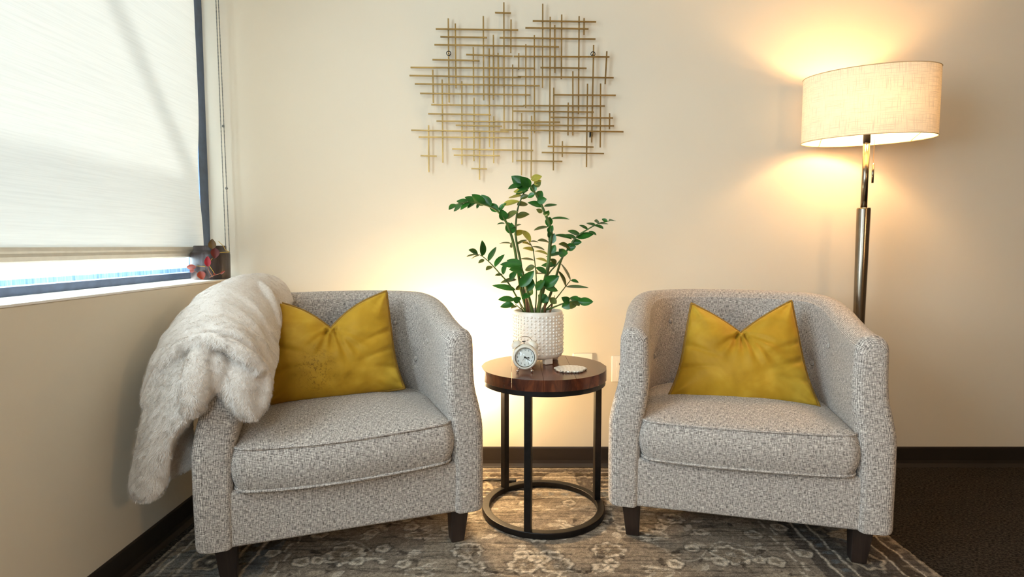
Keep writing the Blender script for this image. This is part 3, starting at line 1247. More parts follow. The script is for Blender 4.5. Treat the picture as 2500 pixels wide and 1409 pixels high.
# ------------------------------------------------------------------ fur throw over the left arm
def sheet(ctrl, nu=26, nv=26, th=0.03):
    """ctrl rows of (px, py, depth): a soft sheet through these points, th thick"""
    A = np.array([[tuple(at(*c)) for c in r] for r in ctrl])
    tmp = np.array([resample(A[i], nu) for i in range(A.shape[0])])
    S = np.array([resample(tmp[:, j], nv) for j in range(nu)]).transpose(1, 0, 2)
    du = np.gradient(S, axis=1)
    dv = np.gradient(S, axis=0)
    nr = np.cross(du, dv)
    nr /= np.linalg.norm(nr, axis=2, keepdims=True) + 1e-9
    m_, n_ = S.shape[:2]
    uu, vv = np.meshgrid(np.linspace(-1, 1, n_), np.linspace(-1, 1, m_))
    ed = np.clip((1 - np.maximum(np.abs(uu), np.abs(vv))) / 0.14, 0, 1)
    hh = (th / 2) * np.sqrt(np.clip(1 - (1 - ed) ** 2, 0, 1))[..., None] + 0.0015
    a, b2 = (S + nr * hh), (S - nr * hh)
    mb = MB().grid(a.tolist())
    mb.grid(b2.tolist())
    k = m_ * n_
    idx_ = np.arange(k).reshape(m_, n_)
    rg = np.concatenate([idx_[0, :], idx_[1:, -1], idx_[-1, -2::-1], idx_[-2:0:-1, 0]])
    for i in range(len(rg)):
        j = (i + 1) % len(rg)
        mb.f.append((int(rg[i]), int(rg[j]), int(rg[j]) + k, int(rg[i]) + k))
    return mb


def make_throw():
    parts = [
        sheet([[(575, 770, 2.13), (590, 712, 2.16), (640, 684, 2.18), (690, 700, 2.22), (712, 742, 2.20)],
               [(480, 830, 1.97), (505, 735, 2.00), (585, 692, 2.00), (650, 718, 2.05), (676, 800, 2.02)],
               [(410, 905, 1.82), (440, 800, 1.84), (530, 742, 1.83), (625, 775, 1.86), (668, 880, 1.86)],
               [(372, 965, 1.72), (405, 860, 1.73), (500, 790, 1.70), (600, 815, 1.72), (662, 930, 1.76)],
               [(360, 1010, 1.68), (392, 900, 1.67), (492, 828, 1.63), (590, 850, 1.63), (650, 985, 1.68)]], th=0.050),
        sheet([[(430, 860, 1.70), (470, 845, 1.68), (510, 842, 1.66)],
               [(378, 940, 1.66), (430, 920, 1.62), (492, 900, 1.58)],
               [(360, 1015, 1.64), (418, 1005, 1.58), (476, 1000, 1.555)],
               [(344, 1100, 1.63), (385, 1085, 1.58), (432, 1070, 1.575)],
               [(328, 1185, 1.62), (368, 1175, 1.59), (412, 1150, 1.61)],
               [(340, 1215, 1.62), (366, 1220, 1.60), (395, 1205, 1.61)]], th=0.040),
        sheet([[(560, 858, 1.66), (600, 862, 1.67), (640, 900, 1.70)],
               [(545, 905, 1.61), (600, 912, 1.62), (652, 935, 1.68)],
               [(540, 950, 1.595), (592, 958, 1.60), (645, 970, 1.66)],
               [(565, 980, 1.605), (600, 995, 1.605), (638, 1003, 1.64)],
               [(590, 1010, 1.62), (607, 1018, 1.62), (624, 1016, 1.63)]], th=0.040),
        sheet([[(415, 1020, 1.66), (440, 1015, 1.67), (470, 1000, 1.68)],
               [(400, 1100, 1.665), (435, 1090, 1.68), (474, 1080, 1.70)],
               [(392, 1180, 1.665), (430, 1165, 1.68), (474, 1140, 1.71)]], th=0.016),
    ]
    mb = MB()
    for p in parts:
        mb.add(p.v, p.f)
    # the rolled ridge in the middle of the front fold
    rid = [at(505, 838, 1.625), at(492, 880, 1.585), at(483, 930, 1.555), at(474, 975, 1.545), at(466, 1000, 1.555)]
    rid = [Vector(p) for p in resample([tuple(p) for p in rid], 14)]
    mb.tube(rid, [0.026 + 0.014 * math.sin(math.pi * (k + 1) / 15) for k in range(14)], 14)
    rid = [at(520, 846, 1.64), at(530, 890, 1.60), at(522, 930, 1.585), at(505, 952, 1.575)]
    rid = [Vector(p) for p in resample([tuple(p) for p in rid], 12)]
    mb.tube(rid, [0.020 + 0.012 * math.sin(math.pi * (k + 1) / 13) for k in range(12)], 14)
    rid = [at(358, 985, 1.640), at(392, 905, 1.640), at(436, 852, 1.620), at(495, 828, 1.592), at(550, 838, 1.588), at(605, 872, 1.602), at(640, 905, 1.630)]
    rid = [Vector(p) for p in resample([tuple(p) for p in rid], 24)]
    mb.tube(rid, 0.0205, 12)
    rid = [at(640, 900, 1.665), at(650, 940, 1.65), at(640, 985, 1.635), at(620, 1008, 1.63)]
    rid = [Vector(p) for p in resample([tuple(p) for p in rid], 12)]
    mb.tube(rid, 0.020, 12)
    rid = [at(596, 692, 2.05), at(636, 704, 2.01), at(660, 742, 1.985), at(672, 800, 1.965)]
    rid = [Vector(p) for p in resample([tuple(p) for p in rid], 14)]
    mb.tube(rid, 0.024, 12)
    me = mb.mesh('throw_raw')
    fix_normals(me)
    tmp = bpy.data.objects.new('throw_raw', me)
    C.objects.link(tmp)
    rm = tmp.modifiers.new('remesh', 'REMESH')
    rm.mode = 'VOXEL'
    rm.voxel_size = 0.0055
    sm = tmp.modifiers.new('smooth', 'SMOOTH')
    sm.factor = 0.5
    sm.iterations = 4
    dg = bpy.context.evaluated_depsgraph_get()
    out = bpy.data.meshes.new_from_object(tmp.evaluated_get(dg))
    bpy.data.objects.remove(tmp)
    return out


tm = make_throw()
tm.name = 'fur_throw'
nv_ = len(tm.vertices)
co = np.empty(nv_ * 3)
tm.vertices.foreach_get('co', co)
co = co.reshape(-1, 3)
nr = np.empty(nv_ * 3)
tm.vertices.foreach_get('normal', nr)
nr = nr.reshape(-1, 3)
# plush relief: shallow wrinkles and clumps
q = co[:, 0] * 1.0 + co[:, 1] * 0.6
rel = 0.004 * (vnoise(q * 24, co[:, 2] * 18 + co[:, 1] * 10, 50) - 0.5) + 0.010 * (vnoise((co[:, 1] + 0.25 * co[:, 0]) * 34, (co[:, 0] * 1.2 + co[:, 2]) * 7, 52) - 0.5) * np.clip((co[:, 1] - 1.66) / 0.08, 0, 1)
co2 = co + nr * rel[:, None]
tm.vertices.foreach_set('co', co2.ravel())
tm.update()
m = M('plush_throw', srgb(214, 203, 192), 0.95, spec=0.1)
v = m.coord('Object')
n1 = m.noise(v, 120, 4, 0.65, 0.4)
m.color(m.ramp(n1, [(0.3, srgb(216, 204, 192)), (0.7, srgb(236, 228, 219))]))
m.b.inputs['Sheen Weight'].default_value = 0.3
m.bump(n1, 0.7, 0.006)
throw = thing('fur_throw', 'cream faux fur throw draped over the armchair arm beside the window', 'blanket')
link('plush_body', tm, m.m, throw, True)
# pile: short blades
tris = np.array([list(p.vertices)[:3] for p in tm.polygons])
quads = np.array([list(p.vertices)[[0, 2, 3][k]] if len(p.vertices) > 3 else p.vertices[0] for p in tm.polygons for k in range(3)]).reshape(-1, 3)
T3 = np.concatenate([tris, quads])
pa, pb, pc = co2[T3[:, 0]], co2[T3[:, 1]], co2[T3[:, 2]]
ar = np.linalg.norm(np.cross(pb - pa, pc - pa), axis=1)
NB = 240000
pick = rng.choice(len(T3), NB, p=ar / ar.sum())
r1, r2 = rng.random(NB), rng.random(NB)
fl_ = r1 + r2 > 1
r1[fl_], r2[fl_] = 1 - r1[fl_], 1 - r2[fl_]
pt = pa[pick] + (pb - pa)[pick] * r1[:, None] + (pc - pa)[pick] * r2[:, None]
nn = nr[T3[pick, 0]]
cl = np.stack([vnoise(pt[:, 0] * 70, (pt[:, 2] + pt[:, 1]) * 70 + k * 17, 60 + k) - 0.5 for k in range(3)], -1)
dr = nn * 0.55 + cl * 0.9 + np.array([0.1, -0.5, -0.6]) + rng.normal(0, 0.12, (NB, 3))
dr /= np.linalg.norm(dr, axis=1, keepdims=True)
ln_ = (rng.uniform(0.004, 0.008, NB) * (0.6 + 1.0 * np.clip((1.72 - pt[:, 1]) / 0.1, 0, 1)))[:, None]
sd = np.cross(dr, nn)
sd /= np.linalg.norm(sd, axis=1, keepdims=True) + 1e-9
wd_ = rng.uniform(0.0003, 0.0006, NB)[:, None]
V = np.stack([pt - sd * wd_ - nn * 0.001, pt + sd * wd_ - nn * 0.001, pt + dr * ln_], 1).reshape(-1, 3)
me = bpy.data.meshes.new('fur_pile')
me.vertices.add(len(V))
me.vertices.foreach_set('co', V.ravel())
me.loops.add(NB * 3)
me.loops.foreach_set('vertex_index', np.arange(NB * 3))
me.polygons.add(NB)
me.polygons.foreach_set('loop_start', np.arange(NB) * 3)
me.update(calc_edges=True)
m = M('plush_pile', srgb(238, 230, 222), 0.9, spec=0.1)
o = link('fur_pile', me, m.m, throw)
o['kind'] = 'stuff'

# ------------------------------------------------------------------ side table
TX, TY, TZ, TR = 0.117, 2.12, 0.558, 0.231
table = thing('side_table', 'round walnut topped side table with black iron frame between the armchairs', 'table', (TX, TY, 0.0))
edges = [-0.231, -0.118, -0.012, 0.098, 0.231]
for i in range(4):
    a, b2 = edges[i] + (0.0002 if i else 0), edges[i + 1] - (0.0002 if i < 3 else 0)
    xsn = np.linspace(a, b2, 14)
    yy = np.sqrt(np.clip(TR ** 2 - xsn ** 2, 0, None))
    loop = [(x, -y) for x, y in zip(xsn, yy)] + [(x, y) for x, y in zip(xsn[::-1], yy[::-1])]
    lp = [loop[0]]
    for p in loop[1:]:
        if math.hypot(p[0] - lp[-1][0], p[1] - lp[-1][1]) > 0.0015 and math.hypot(p[0] - lp[0][0], p[1] - lp[0][1]) > 0.0015:
            lp.append(p)
    n = len(lp)
    mb = MB().add([(x, y, TZ - 0.040) for x, y in lp] + [(x, y, TZ) for x, y in lp],
                  [tuple(range(n - 1, -1, -1)), tuple(range(n, 2 * n))] + [(k, (k + 1) % n, n + (k + 1) % n, n + k) for k in range(n)])
    mb.build('plank', MAT['tabletop'], table, bevel=0.0009)


def ring_mb(ro, ri, z0, z1, n=72):
    return MB().lathe([(ro, z0), (ro, z1), (ri, z1), (ri, z0), (ro, z0)], n)


ring_mb(0.226, 0.200, TZ - 0.058, TZ - 0.0405).build('apron_ring', MAT['iron'], table, bevel=0.002)
ring_mb(0.229, 0.201, 0.0135, 0.034).build('base_ring', MAT['iron'], table, bevel=0.003)
for dg_ in (-107, 13, 133):
    a = math.radians(dg_)
    x, y = 0.213 * math.cos(a), 0.213 * math.sin(a)
    MB().box(-0.012, 0.012, -0.012, 0.012, 0.030, TZ - 0.056).build('leg', MAT['iron'], table, bevel=0.002, xf=Matrix.Translation((x, y, 0)) @ Matrix.Rotation(a, 4, 'Z'))

# ------------------------------------------------------------------ potted plant
PX, PY = 0.0996, 2.215
plant = thing('potted_plant', 'leafy green zz plant in a studded white pot on the side table', 'plant', (PX, PY, TZ))
PR = 0.094
pot = MB().lathe([(0, 0.020), (PR - 0.012, 0.020), (PR - 0.003, 0.026), (PR, 0.036), (PR, 0.190), (PR - 0.001, 0.195), (PR - 0.005, 0.197), (PR - 0.009, 0.194), (PR - 0.010, 0.186), (PR - 0.010, 0.165), (0, 0.165)], 64).build('pot', MAT['ceramic'], plant, True)
mb = MB()
NR, NCOL = 13, 40
for i in range(NR):
    for j in range(NCOL):
        z = 0.034 + 0.150 * (i + 0.5) / NR
        a = 2 * math.pi * (j + 0.5 * (i % 2) * 0) / NCOL
        r = 0.0050 if (i + j) % 2 == 0 else 0.0033
        mb.sphere((math.cos(a) * PR, math.sin(a) * PR, z), r, 8, 6)
o = mb.build('studs', MAT['ceramic'], pot, True)
o['kind'] = 'stuff'
for dg_ in (-62, 28, 118, 208):
    a = math.radians(dg_)
    MB().box(-0.016, 0.016, -0.012, 0.012, 0.001, 0.024).build('pot_foot', MAT['ceramic'], pot, bevel=0.003, xf=Matrix.Translation((0.072 * math.cos(a), 0.072 * math.sin(a), 0)) @ Matrix.Rotation(a + math.pi / 2, 4, 'Z'))
MB().lathe([(0, 0.178), (0.03, 0.179), (0.06, 0.177), (PR - 0.011, 0.174), (PR - 0.011, 0.16), (0, 0.16)], 32).build('soil', MAT['soil'], plant, True)
PINV = Matrix.Translation((-PX, -PY, -TZ))


def pc_(cx, cy):      # crop coordinates of the plant study -> photograph pixels
    return 1080 + cx / 3.809, 410 + cy / 3.809


def pp(cx, cy, Y):
    a, b = pc_(cx, cy)
    return at(a, b, Y)


def leaf_mesh(w, ln, curl, fold, n=9):
    mb = MB()
    rows = []
    for k in range(n + 1):
        t = k / n
        wdt = w * (math.sin(math.pi * t ** 0.85) ** 0.8 if 0 < t < 1 else 0) + 0.0002
        z = -curl * ln * t * t
        rows.append([(-wdt, t * ln, z + fold * wdt), (-wdt * 0.5, t * ln, z + fold * wdt * 0.4), (0, t * ln, z), (wdt * 0.5, t * ln, z + fold * wdt * 0.4), (wdt, t * ln, z + fold * wdt)])
    mb.grid(rows)
    mb.grid([[(p[0], p[1], p[2] - 0.0009) for p in r] for r in rows])
    return mb


def add_leaf(parent, a, b, wpx, kind, seed):
    r = random.Random(seed)
    d_ = b - a
    ln = d_.length
    if ln < 1e-4:
        return
    d_.normalize()
    view = (Vector((0, 0, CAMZ)) - a).normalized()
    face = (view - d_ * view.dot(d_)).normalized()
    app = wpx / 3.809 / FPX * 2.2 / 2       # apparent half width
    full = max(app, min(0.30 * ln, 0.0155))
    roll = math.acos(max(-1, min(1, app / full))) * r.choice((-1, 1))
    # leaves tend to show their upper side
    side = d_.cross(face)
    nrm = face * math.cos(roll) + side * math.sin(roll)
    if nrm.z < -0.15:
        nrm = face * math.cos(roll) - side * math.sin(roll)
    xax = d_.cross(nrm).normalized()
    me = leaf_mesh(full, ln, r.uniform(0.0, 0.14), r.uniform(0.1, 0.4)).mesh('leaf')
    M4 = Matrix(((xax.x, d_.x, nrm.x, a.x), (xax.y, d_.y, nrm.y, a.y), (xax.z, d_.z, nrm.z, a.z), (0, 0, 0, 1)))
    me.transform(PINV @ M4)
    link('leaf', me, MAT[{'g': 'leaf', 'o': 'leaf_old', 'y': 'leaf_yellow'}[kind]], parent, True)


STEMS = [
    # (polyline in crop coordinates, depth at base, depth at tip, radius base, radius tip, leaves)
    ([(790, 1325), (735, 1150), (702, 950), (672, 750), (632, 600), (585, 490), (520, 410), (440, 360), (340, 332), (240, 318), (130, 340)], 2.20, 2.10, .0065, .002,
     [(130, 340, 60, 382, 40, 'g'), (200, 322, 103, 402, 42, 'g'), (255, 320, 165, 382, 34, 'g'), (300, 325, 233, 373, 30, 'g'), (345, 330, 315, 377, 26, 'g'),
      (235, 318, 130, 302, 44, 'g'), (320, 328, 215, 266, 62, 'g'), (400, 345, 275, 246, 84, 'g'), (455, 358, 362, 250, 80, 'g'), (525, 405, 430, 330, 72, 'g'),
      (530, 402, 585, 322, 36, 'g'), (560, 345, 715, 305, 46, 'y'), (585, 490, 545, 385, 82, 'g'), (590, 470, 697, 398, 50, 'o'), (640, 615, 608, 505, 76, 'g'),
      (655, 610, 640, 510, 60, 'g'), (580, 518, 508, 517, 10, 'g'), (640, 560, 732, 524, 14, 'o'), (640, 705, 528, 690, 10, 'o'), (650, 740, 640, 690, 30, 'o')]),
    ([(775, 1325), (745, 1050), (725, 870), (695, 720), (681, 600), (690, 450), (710, 350), (755, 240), (800, 180)], 2.24, 2.22, .006, .002,
     [(680, 455, 806, 425, 56, 'o'), (695, 345, 796, 333, 50, 'o'), (738, 260, 610, 263, 30, 'y'), (750, 215, 660, 213, 42, 'y'), (725, 280, 802, 254, 46, 'o'),
      (668, 625, 762, 578, 56, 'y'), (690, 720, 786, 660, 20, 'o'), (745, 580, 826, 682, 52, 'y'), (800, 205, 680, 242, 46, 'g')]),
    ([(890, 1325), (955, 1050), (985, 900), (1000, 720), (1012, 600), (985, 500), (945, 400), (900, 300), (860, 230), (810, 150)], 2.19, 2.14, .0085, .003,
     [(805, 195, 640, 75, 112, 'g'), (815, 180, 730, 85, 90, 'g'), (745, 150, 612, 178, 40, 'g'), (845, 228, 850, 145, 62, 'g'), (822, 112, 926, 74, 60, 'y'),
      (850, 150, 922, 118, 50, 'y'), (865, 178, 916, 130, 44, 'o'), (862, 240, 788, 272, 44, 'g'), (880, 285, 927, 212, 72, 'g'), (880, 310, 968, 290, 72, 'g'),
      (930, 360, 798, 314, 50, 'g'), (930, 412, 874, 384, 40, 'o'), (945, 358, 1067, 342, 26, 'g'), (950, 440, 990, 400, 50, 'g'), (1012, 475, 1182, 466, 18, 'g'),
      (985, 545, 850, 572, 26, 'o'), (980, 545, 1002, 452, 70, 'g'), (985, 605, 1028, 535, 56, 'g'), (1008, 705, 1042, 608, 72, 'g'), (998, 697, 888, 670, 20, 'o'),
      (1008, 795, 1050, 715, 66, 'g'), (1000, 650, 990, 590, 40, 'g')]),
    ([(930, 1325), (1000, 1190), (1060, 1000), (1112, 840), (1180, 740), (1250, 640), (1350, 572), (1450, 520), (1560, 491)], 2.26, 2.20, .006, .0015,
     [(1555, 491, 1608, 492, 14, 'g'), (1535, 500, 1483, 472, 32, 'g'), (1470, 518, 1542, 515, 22, 'g'), (1465, 515, 1424, 486, 22, 'g'), (1420, 540, 1340, 506, 28, 'g'),
      (1420, 535, 1497, 562, 24, 'g'), (1355, 575, 1274, 530, 24, 'g'), (1360, 590, 1432, 624, 24, 'g'), (1285, 622, 1167, 582, 42, 'g'), (1250, 652, 1412, 608, 58, 'g'),
      (1240, 662, 1128, 620, 34, 'g'), (1205, 662, 1044, 618, 30, 'g'), (1198, 690, 1297, 690, 62, 'g'), (1150, 740, 1243, 732, 76, 'g'), (1190, 745, 1084, 704, 40, 'o'),
      (1078, 790, 1166, 792, 82, 'g'), (1122, 800, 958, 810, 36, 'g'), (1132, 812, 1085, 750, 50, 'g')]),
    ([(900, 1200), (980, 1000), (1070, 892), (1130, 812)], 2.21, 2.20, .004, .002,
     [(1062, 905, 918, 902, 50, 'g'), (1060, 890, 1008, 846, 46, 'o')]),
    ([(750, 1320), (700, 1220), (620, 1080), (540, 990), (450, 890), (370, 822), (320, 802)], 2.19, 2.12, .004, .0012,
     [(332, 806, 254, 756, 42, 'g'), (330, 805, 224, 823, 12, 'o'), (340, 815, 268, 842, 12, 'o'), (372, 822, 378, 674, 56, 'g'), (390, 852, 334, 882, 30, 'o'),
      (428, 868, 496, 730, 46, 'g'), (488, 922, 577, 803, 46, 'g'), (462, 914, 406, 948, 36, 'o'), (562, 992, 597, 890, 42, 'g'), (560, 994, 488, 996, 24, 'o'),
      (628, 1040, 686, 968, 56, 'g'), (690, 1040, 538, 1054, 36, 'o'), (682, 1136, 467, 1072, 52, 'g'), (692, 1136, 722, 1088, 40, 'o')]),
    ([(865, 1325), (875, 1150), (870, 980), (856, 850), (840, 750), (805, 682), (762, 592)], 2.27, 2.27, .003, .0012,
     [(855, 775, 748, 738, 36, 'y'), (858, 775, 987, 796, 18, 'y'), (856, 862, 728, 830, 18, 'o'), (864, 845, 977, 862, 20, 'y'), (832, 732, 952, 752, 14, 'o'),
      (826, 722, 748, 690, 16, 'y'), (812, 685, 892, 685, 10, 'o'), (872, 985, 880, 942, 30, 'y'), (860, 985, 962, 985, 12, 'o')]),
    ([(960, 1320), (1020, 1260), (1070, 1200), (1142, 1108), (1192, 1044)], 2.22, 2.17, .003, .0015,
     [(1192, 1046, 1120, 873, 22, 'o'), (1195, 1044, 1268, 1064, 28, 'g'), (1147, 1106, 1084, 953, 28, 'o'), (1145, 1106, 1358, 1098, 26, 'g')]),
    ([(940, 1325), (1010, 1305), (1080, 1278), (1180, 1242), (1290, 1238)], 2.17, 2.10, .004, .002,
     [(1260, 1240, 1404, 1246, 76, 'g'), (1180, 1244, 1112, 1206, 64, 'g'), (1210, 1258, 1108, 1296, 84, 'g'), (1230, 1242, 1196, 1306, 64, 'o'), (1270, 1232, 1180, 1198, 52, 'g'),
      (1275, 1285, 1200, 1228, 44, 'o'), (1290, 1240, 1240, 1198, 40, 'g')]),
    ([(745, 1320), (715, 1300), (680, 1268)], 2.15, 2.12, .0025, .0015,
     [(668, 1275, 537, 1292, 56, 'g'), (690, 1285, 640, 1300, 24, 'o')]),
    ([(760, 1320), (725, 1262), (700, 1228)], 2.14, 2.11, .003, .0015,
     [(672, 1222, 523, 1214, 52, 'g'), (718, 1240, 656, 1214, 62, 'g'), (720, 1235, 690, 1190, 40, 'g')]),
    ([(835, 1325), (800, 1180), (765, 1050), (742, 930)], 2.14, 2.08, .007, .002,
     [(742, 905, 598, 845, 62, 'g'), (742, 912, 538, 884, 62, 'g'), (748, 962, 628, 938, 62, 'g'), (718, 1105, 852, 958, 92, 'g'), (862, 1090, 755, 1075, 120, 'g'),
      (862, 918, 768, 952, 50, 'o'), (820, 1168, 738, 1216, 50, 'g'), (760, 1000, 700, 960, 60, 'g'), (840, 1130, 790, 1170, 70, 'g')]),
    ([(895, 1325), (910, 1200), (930, 1100), (945, 1060)], 2.13, 2.08, .007, .003,
     [(968, 982, 868, 924, 46, 'g'), (938, 1092, 1086, 1006, 104, 'g'), (948, 1108, 1078, 1138, 56, 'g'), (868, 1132, 952, 1046, 72, 'g'), (988, 1244, 886, 1178, 82, 'g'),
      (1062, 1262, 998, 1208, 62, 'o'), (900, 1080, 950, 1060, 60, 'g')]),
]
seed = 0
for (poly, ya, yb, ra, rb, leaves) in STEMS:
    n = len(poly)
    P3 = [tuple(pp(c[0], c[1], ya + (yb - ya) * k / (n - 1))) for k, c in enumerate(poly)]
    cs = resample(P3, n * 5)
    # sink the stem's foot into the soil
    foot = Vector(cs[0])
    k_ = min(1.0, 0.060 / max(1e-6, math.hypot(foot.x - PX, foot.y - PY)))
    f2 = Vector((PX + (foot.x - PX) * k_, PY + (foot.y - PY) * k_, TZ + 0.165))
    cs = [tuple(f2)] + [tuple(c) for c in cs]
    m_ = len(cs)
    sub = [PINV @ Vector(c) for c in cs]
    st_o = MB().tube(sub, [ra + (rb - ra) * k / (m_ - 1) for k in range(m_)], 8).build('stem', MAT['stem'], plant, True)
    P2 = np.array(poly, float)
    for (ax, ay, bx_, by_, w_, kd) in leaves:
        i = int(np.argmin(np.hypot(P2[:, 0] - ax, P2[:, 1] - ay)))
        yd = ya + (yb - ya) * i / (n - 1)
        seed += 1
        rr = random.Random(seed)
        add_leaf(st_o, pp(ax, ay, yd), pp(bx_, by_, yd + rr.uniform(-0.035, 0.03)), w_, kd, seed)
for (a, b2, r) in (((800, 1330), (770, 1120), .006), ((830, 1330), (790, 1180), .006), ((945, 1330), (960, 1170), .005), ((980, 1330), (1045, 1185), .004)):
    p, q = PINV @ pp(a[0], a[1], 2.16), PINV @ pp(b2[0], b2[1], 2.15)
    p = Vector((p.x, p.y, 0.165))
    MB().tube([p, p.lerp(q, 0.5), q], [r, r * 0.9, 0.001], 7).build('sheath', MAT['sheath'], plant, True)

# ------------------------------------------------------------------ alarm clock
CX, CY = 0.0445, 2.012
clock = thing('alarm_clock', 'small cream twin bell alarm clock standing before the studded pot', 'clock', (CX, CY, TZ), math.radians(2))
CR, CZ = 0.0445, 0.0555
turn = Matrix.Translation((0, 0, CZ)) @ Matrix.Rotation(math.radians(90), 4, 'X') @ Matrix.Rotation(math.radians(0), 4, 'Y')
# local lathe axis z -> -y (towards the viewer)
MB().lathe([(0, -0.022), (CR - 0.008, -0.022), (CR - 0.002, -0.018), (CR, -0.010), (CR, 0.008), (CR - 0.002, 0.014), (CR - 0.006, 0.0175), (CR - 0.0095, 0.0175), (CR - 0.0105, 0.014), (CR - 0.0105, 0.010), (0, 0.010)], 48).build('case', MAT['cream_enamel'], clock, True, xf=turn)
dial = MB().lathe([(0, 0.0112), (CR - 0.0108, 0.0112), (CR - 0.0108, 0.0102), (0, 0.0102)], 40).build('dial', MAT['dial'], clock, xf=turn)
MB().lathe([(CR - 0.0108, 0.0125), (CR - 0.0098, 0.0178), (CR - 0.0112, 0.0178), (CR - 0.012, 0.0125), (CR - 0.0108, 0.0125)], 48).build('bezel', MAT['nickel'], clock, True, xf=turn)
for h in range(1, 13):
    fc = bpy.data.curves.new('num', 'FONT')
    fc.body = str(h)
    fc.size = 0.0098
    fc.align_x = 'CENTER'
    fc.align_y = 'CENTER'
    fc.extrude = 0.0001
    fo = bpy.data.objects.new('num', fc)
    C.objects.link(fo)
    dgp = bpy.context.evaluated_depsgraph_get()
    me = bpy.data.meshes.new_from_object(fo.evaluated_get(dgp))
    bpy.data.objects.remove(fo)
    a = math.radians(90 - 30 * h)
    me.transform(turn @ Matrix.Translation((0.0262 * math.cos(a), 0.0262 * math.sin(a), 0.0115)))
    me.materials.clear()
    link('numeral', me, MAT['ink'], dial)


def hand(ang, ln, w, z, name, tail=0.0, diamond=False):
    a = math.radians(90 - ang)
    c, s = math.cos(a), math.sin(a)
    pts = [(-tail, -w / 2), (ln * 0.8, -w / 2), (ln, 0), (ln * 0.8, w / 2), (-tail, w / 2)] if not diamond else [(-tail, -w / 3), (ln * 0.55, -w / 3), (ln * 0.72, -w), (ln, 0), (ln * 0.72, w), (ln * 0.55, w / 3), (-tail, w / 3)]
    n = len(pts)
    P3 = [(x * c - y * s, x * s + y * c) for x, y in pts]
    MB().add([(x, y, z) for x, y in P3] + [(x, y, z + 0.0004) for x, y in P3], [tuple(range(n - 1, -1, -1)), tuple(range(n, 2 * n))] + [(k, (k + 1) % n, n + (k + 1) % n, n + k) for k in range(n)]).build(name, MAT['ink'], clock, xf=turn)


hand(98, 0.0170, 0.0030, 0.0125, 'hour_hand', 0.003, True)
hand(124, 0.0245, 0.0022, 0.0131, 'minute_hand', 0.003)
hand(217, 0.0150, 0.0005, 0.0120, 'alarm_hand')
MB().lathe([(0, 0.0138), (0.0032, 0.0138), (0.0032, 0.0112), (0, 0.0112)], 16).build('hand_hub', MAT['ink'], clock, xf=turn)
MB().lathe([(0, 0.0168), (CR - 0.011, 0.0158), (CR - 0.011, 0.0150), (0, 0.0160)], 40).build('lens', MAT['glass'], clock, True, xf=turn)
for s in (-1, 1):
    a = math.radians(90 - s * 36)
    ax = Vector((math.cos(a), 0, math.sin(a)))
    base = Vector((0, 0.002, CZ)) + ax * (CR + 0.003)
    q = ax.to_track_quat('Z', 'Y').to_matrix().to_4x4()
    MB().lathe([(0.0205, 0.0), (0.0205, 0.003), (0.018, 0.0095), (0.012, 0.0145), (0.005, 0.0168), (0, 0.0170), (0, 0.0155), (0.011, 0.013), (0.0165, 0.009), (0.019, 0.003), (0.019, 0), (0.0205, 0)], 24).build('bell', MAT['cream_enamel'], clock, True, xf=Matrix.Translation(base) @ q)
    MB().tube([base - ax * 0.006, base + ax * 0.020], 0.0014, 8).build('bell_post', MAT['chrome'], clock, True)
    MB().sphere(base + ax * 0.021, 0.0026, 10, 6).build('bell_nut', MAT['chrome'], clock, True)
    f = Vector((s * 0.025, -0.004, 0.0058))
    MB().sphere(f, 0.0052, 12, 8).tube([f, Vector((s * 0.019, -0.002, 0.020))], 0.0022, 8).build('clock_foot', MAT['chrome'], clock, True)
hp = [(-0.031, 0.002, 0.102), (-0.024, 0.002, 0.107), (-0.0205, 0.002, 0.119), (-0.014, 0.002, 0.1245), (0, 0.002, 0.1262), (0.014, 0.002, 0.1245), (0.0205, 0.002, 0.119), (0.024, 0.002, 0.109), (0.026, 0.002, 0.103)]
MB().tube(resample(hp, 30), 0.0011, 8).build('handle', MAT['chrome'], clock, True)
MB().tube([(-0.002, 0.002, CZ + CR), (-0.003, 0.002, 0.1085)], 0.0012, 8).tube([(-0.009, 0.002, 0.1085), (0.003, 0.002, 0.1100)], 0.0022, 8).build('hammer', MAT['ink'], clock, True)

# ------------------------------------------------------------------ agate coaster
coaster = thing('stone_coaster', 'white agate slice coaster with a rough gilded edge', 'coaster', (0.2085, 2.047, TZ))
mb = MB()
n = 56
rr_ = np.random.default_rng(3)
rad = [0.053 * (1 + 0.05 * math.sin(2 * k * 2 * math.pi / n + 1) + 0.04 * math.sin(5 * k * 2 * math.pi / n) + 0.03 * rr_.normal()) for k in range(n)]
loops = []
for (s, z, jit) in ((0.0, 0.0005, 0), (0.93, 0.0005, 0.0), (1.0, 0.004, 0.02), (0.97, 0.0075, 0.0)):
    loops.append([(rad[k] * s * (1 + jit * rr_.normal()) * 1.03 * math.cos(2 * math.pi * k / n), rad[k] * s * 1.05 * math.sin(2 * math.pi * k / n), z) for k in range(n)])
mb.grid(loops[1:], closed_u=True)
mb.f.append(tuple(range(n - 1, -1, -1)))
m = M('gilded_edge', srgb(150, 122, 84), 0.3, 0.8)
mm_ = m.noise(m.coord('Object'), 190, 3)
m.color(m.ramp(mm_, [(0.44, srgb(70, 52, 36)), (0.5, srgb(238, 228, 212)), (0.75, srgb(210, 184, 140))]))
m.b.inputs['Metallic'].default_value = 0.25
mb.build('rough_edge', m.m, coaster)
m = M('white_agate', rough=0.25)
v = m.coord('Object')
wv = m.n('ShaderNodeTexWave', wave_type='BANDS', bands_direction='X')
wv.inputs['Scale'].default_value = 22
wv.inputs['Distortion'].default_value = 5
wv.inputs['Detail'].default_value = 3
m.l(v, wv.inputs['Vector'])
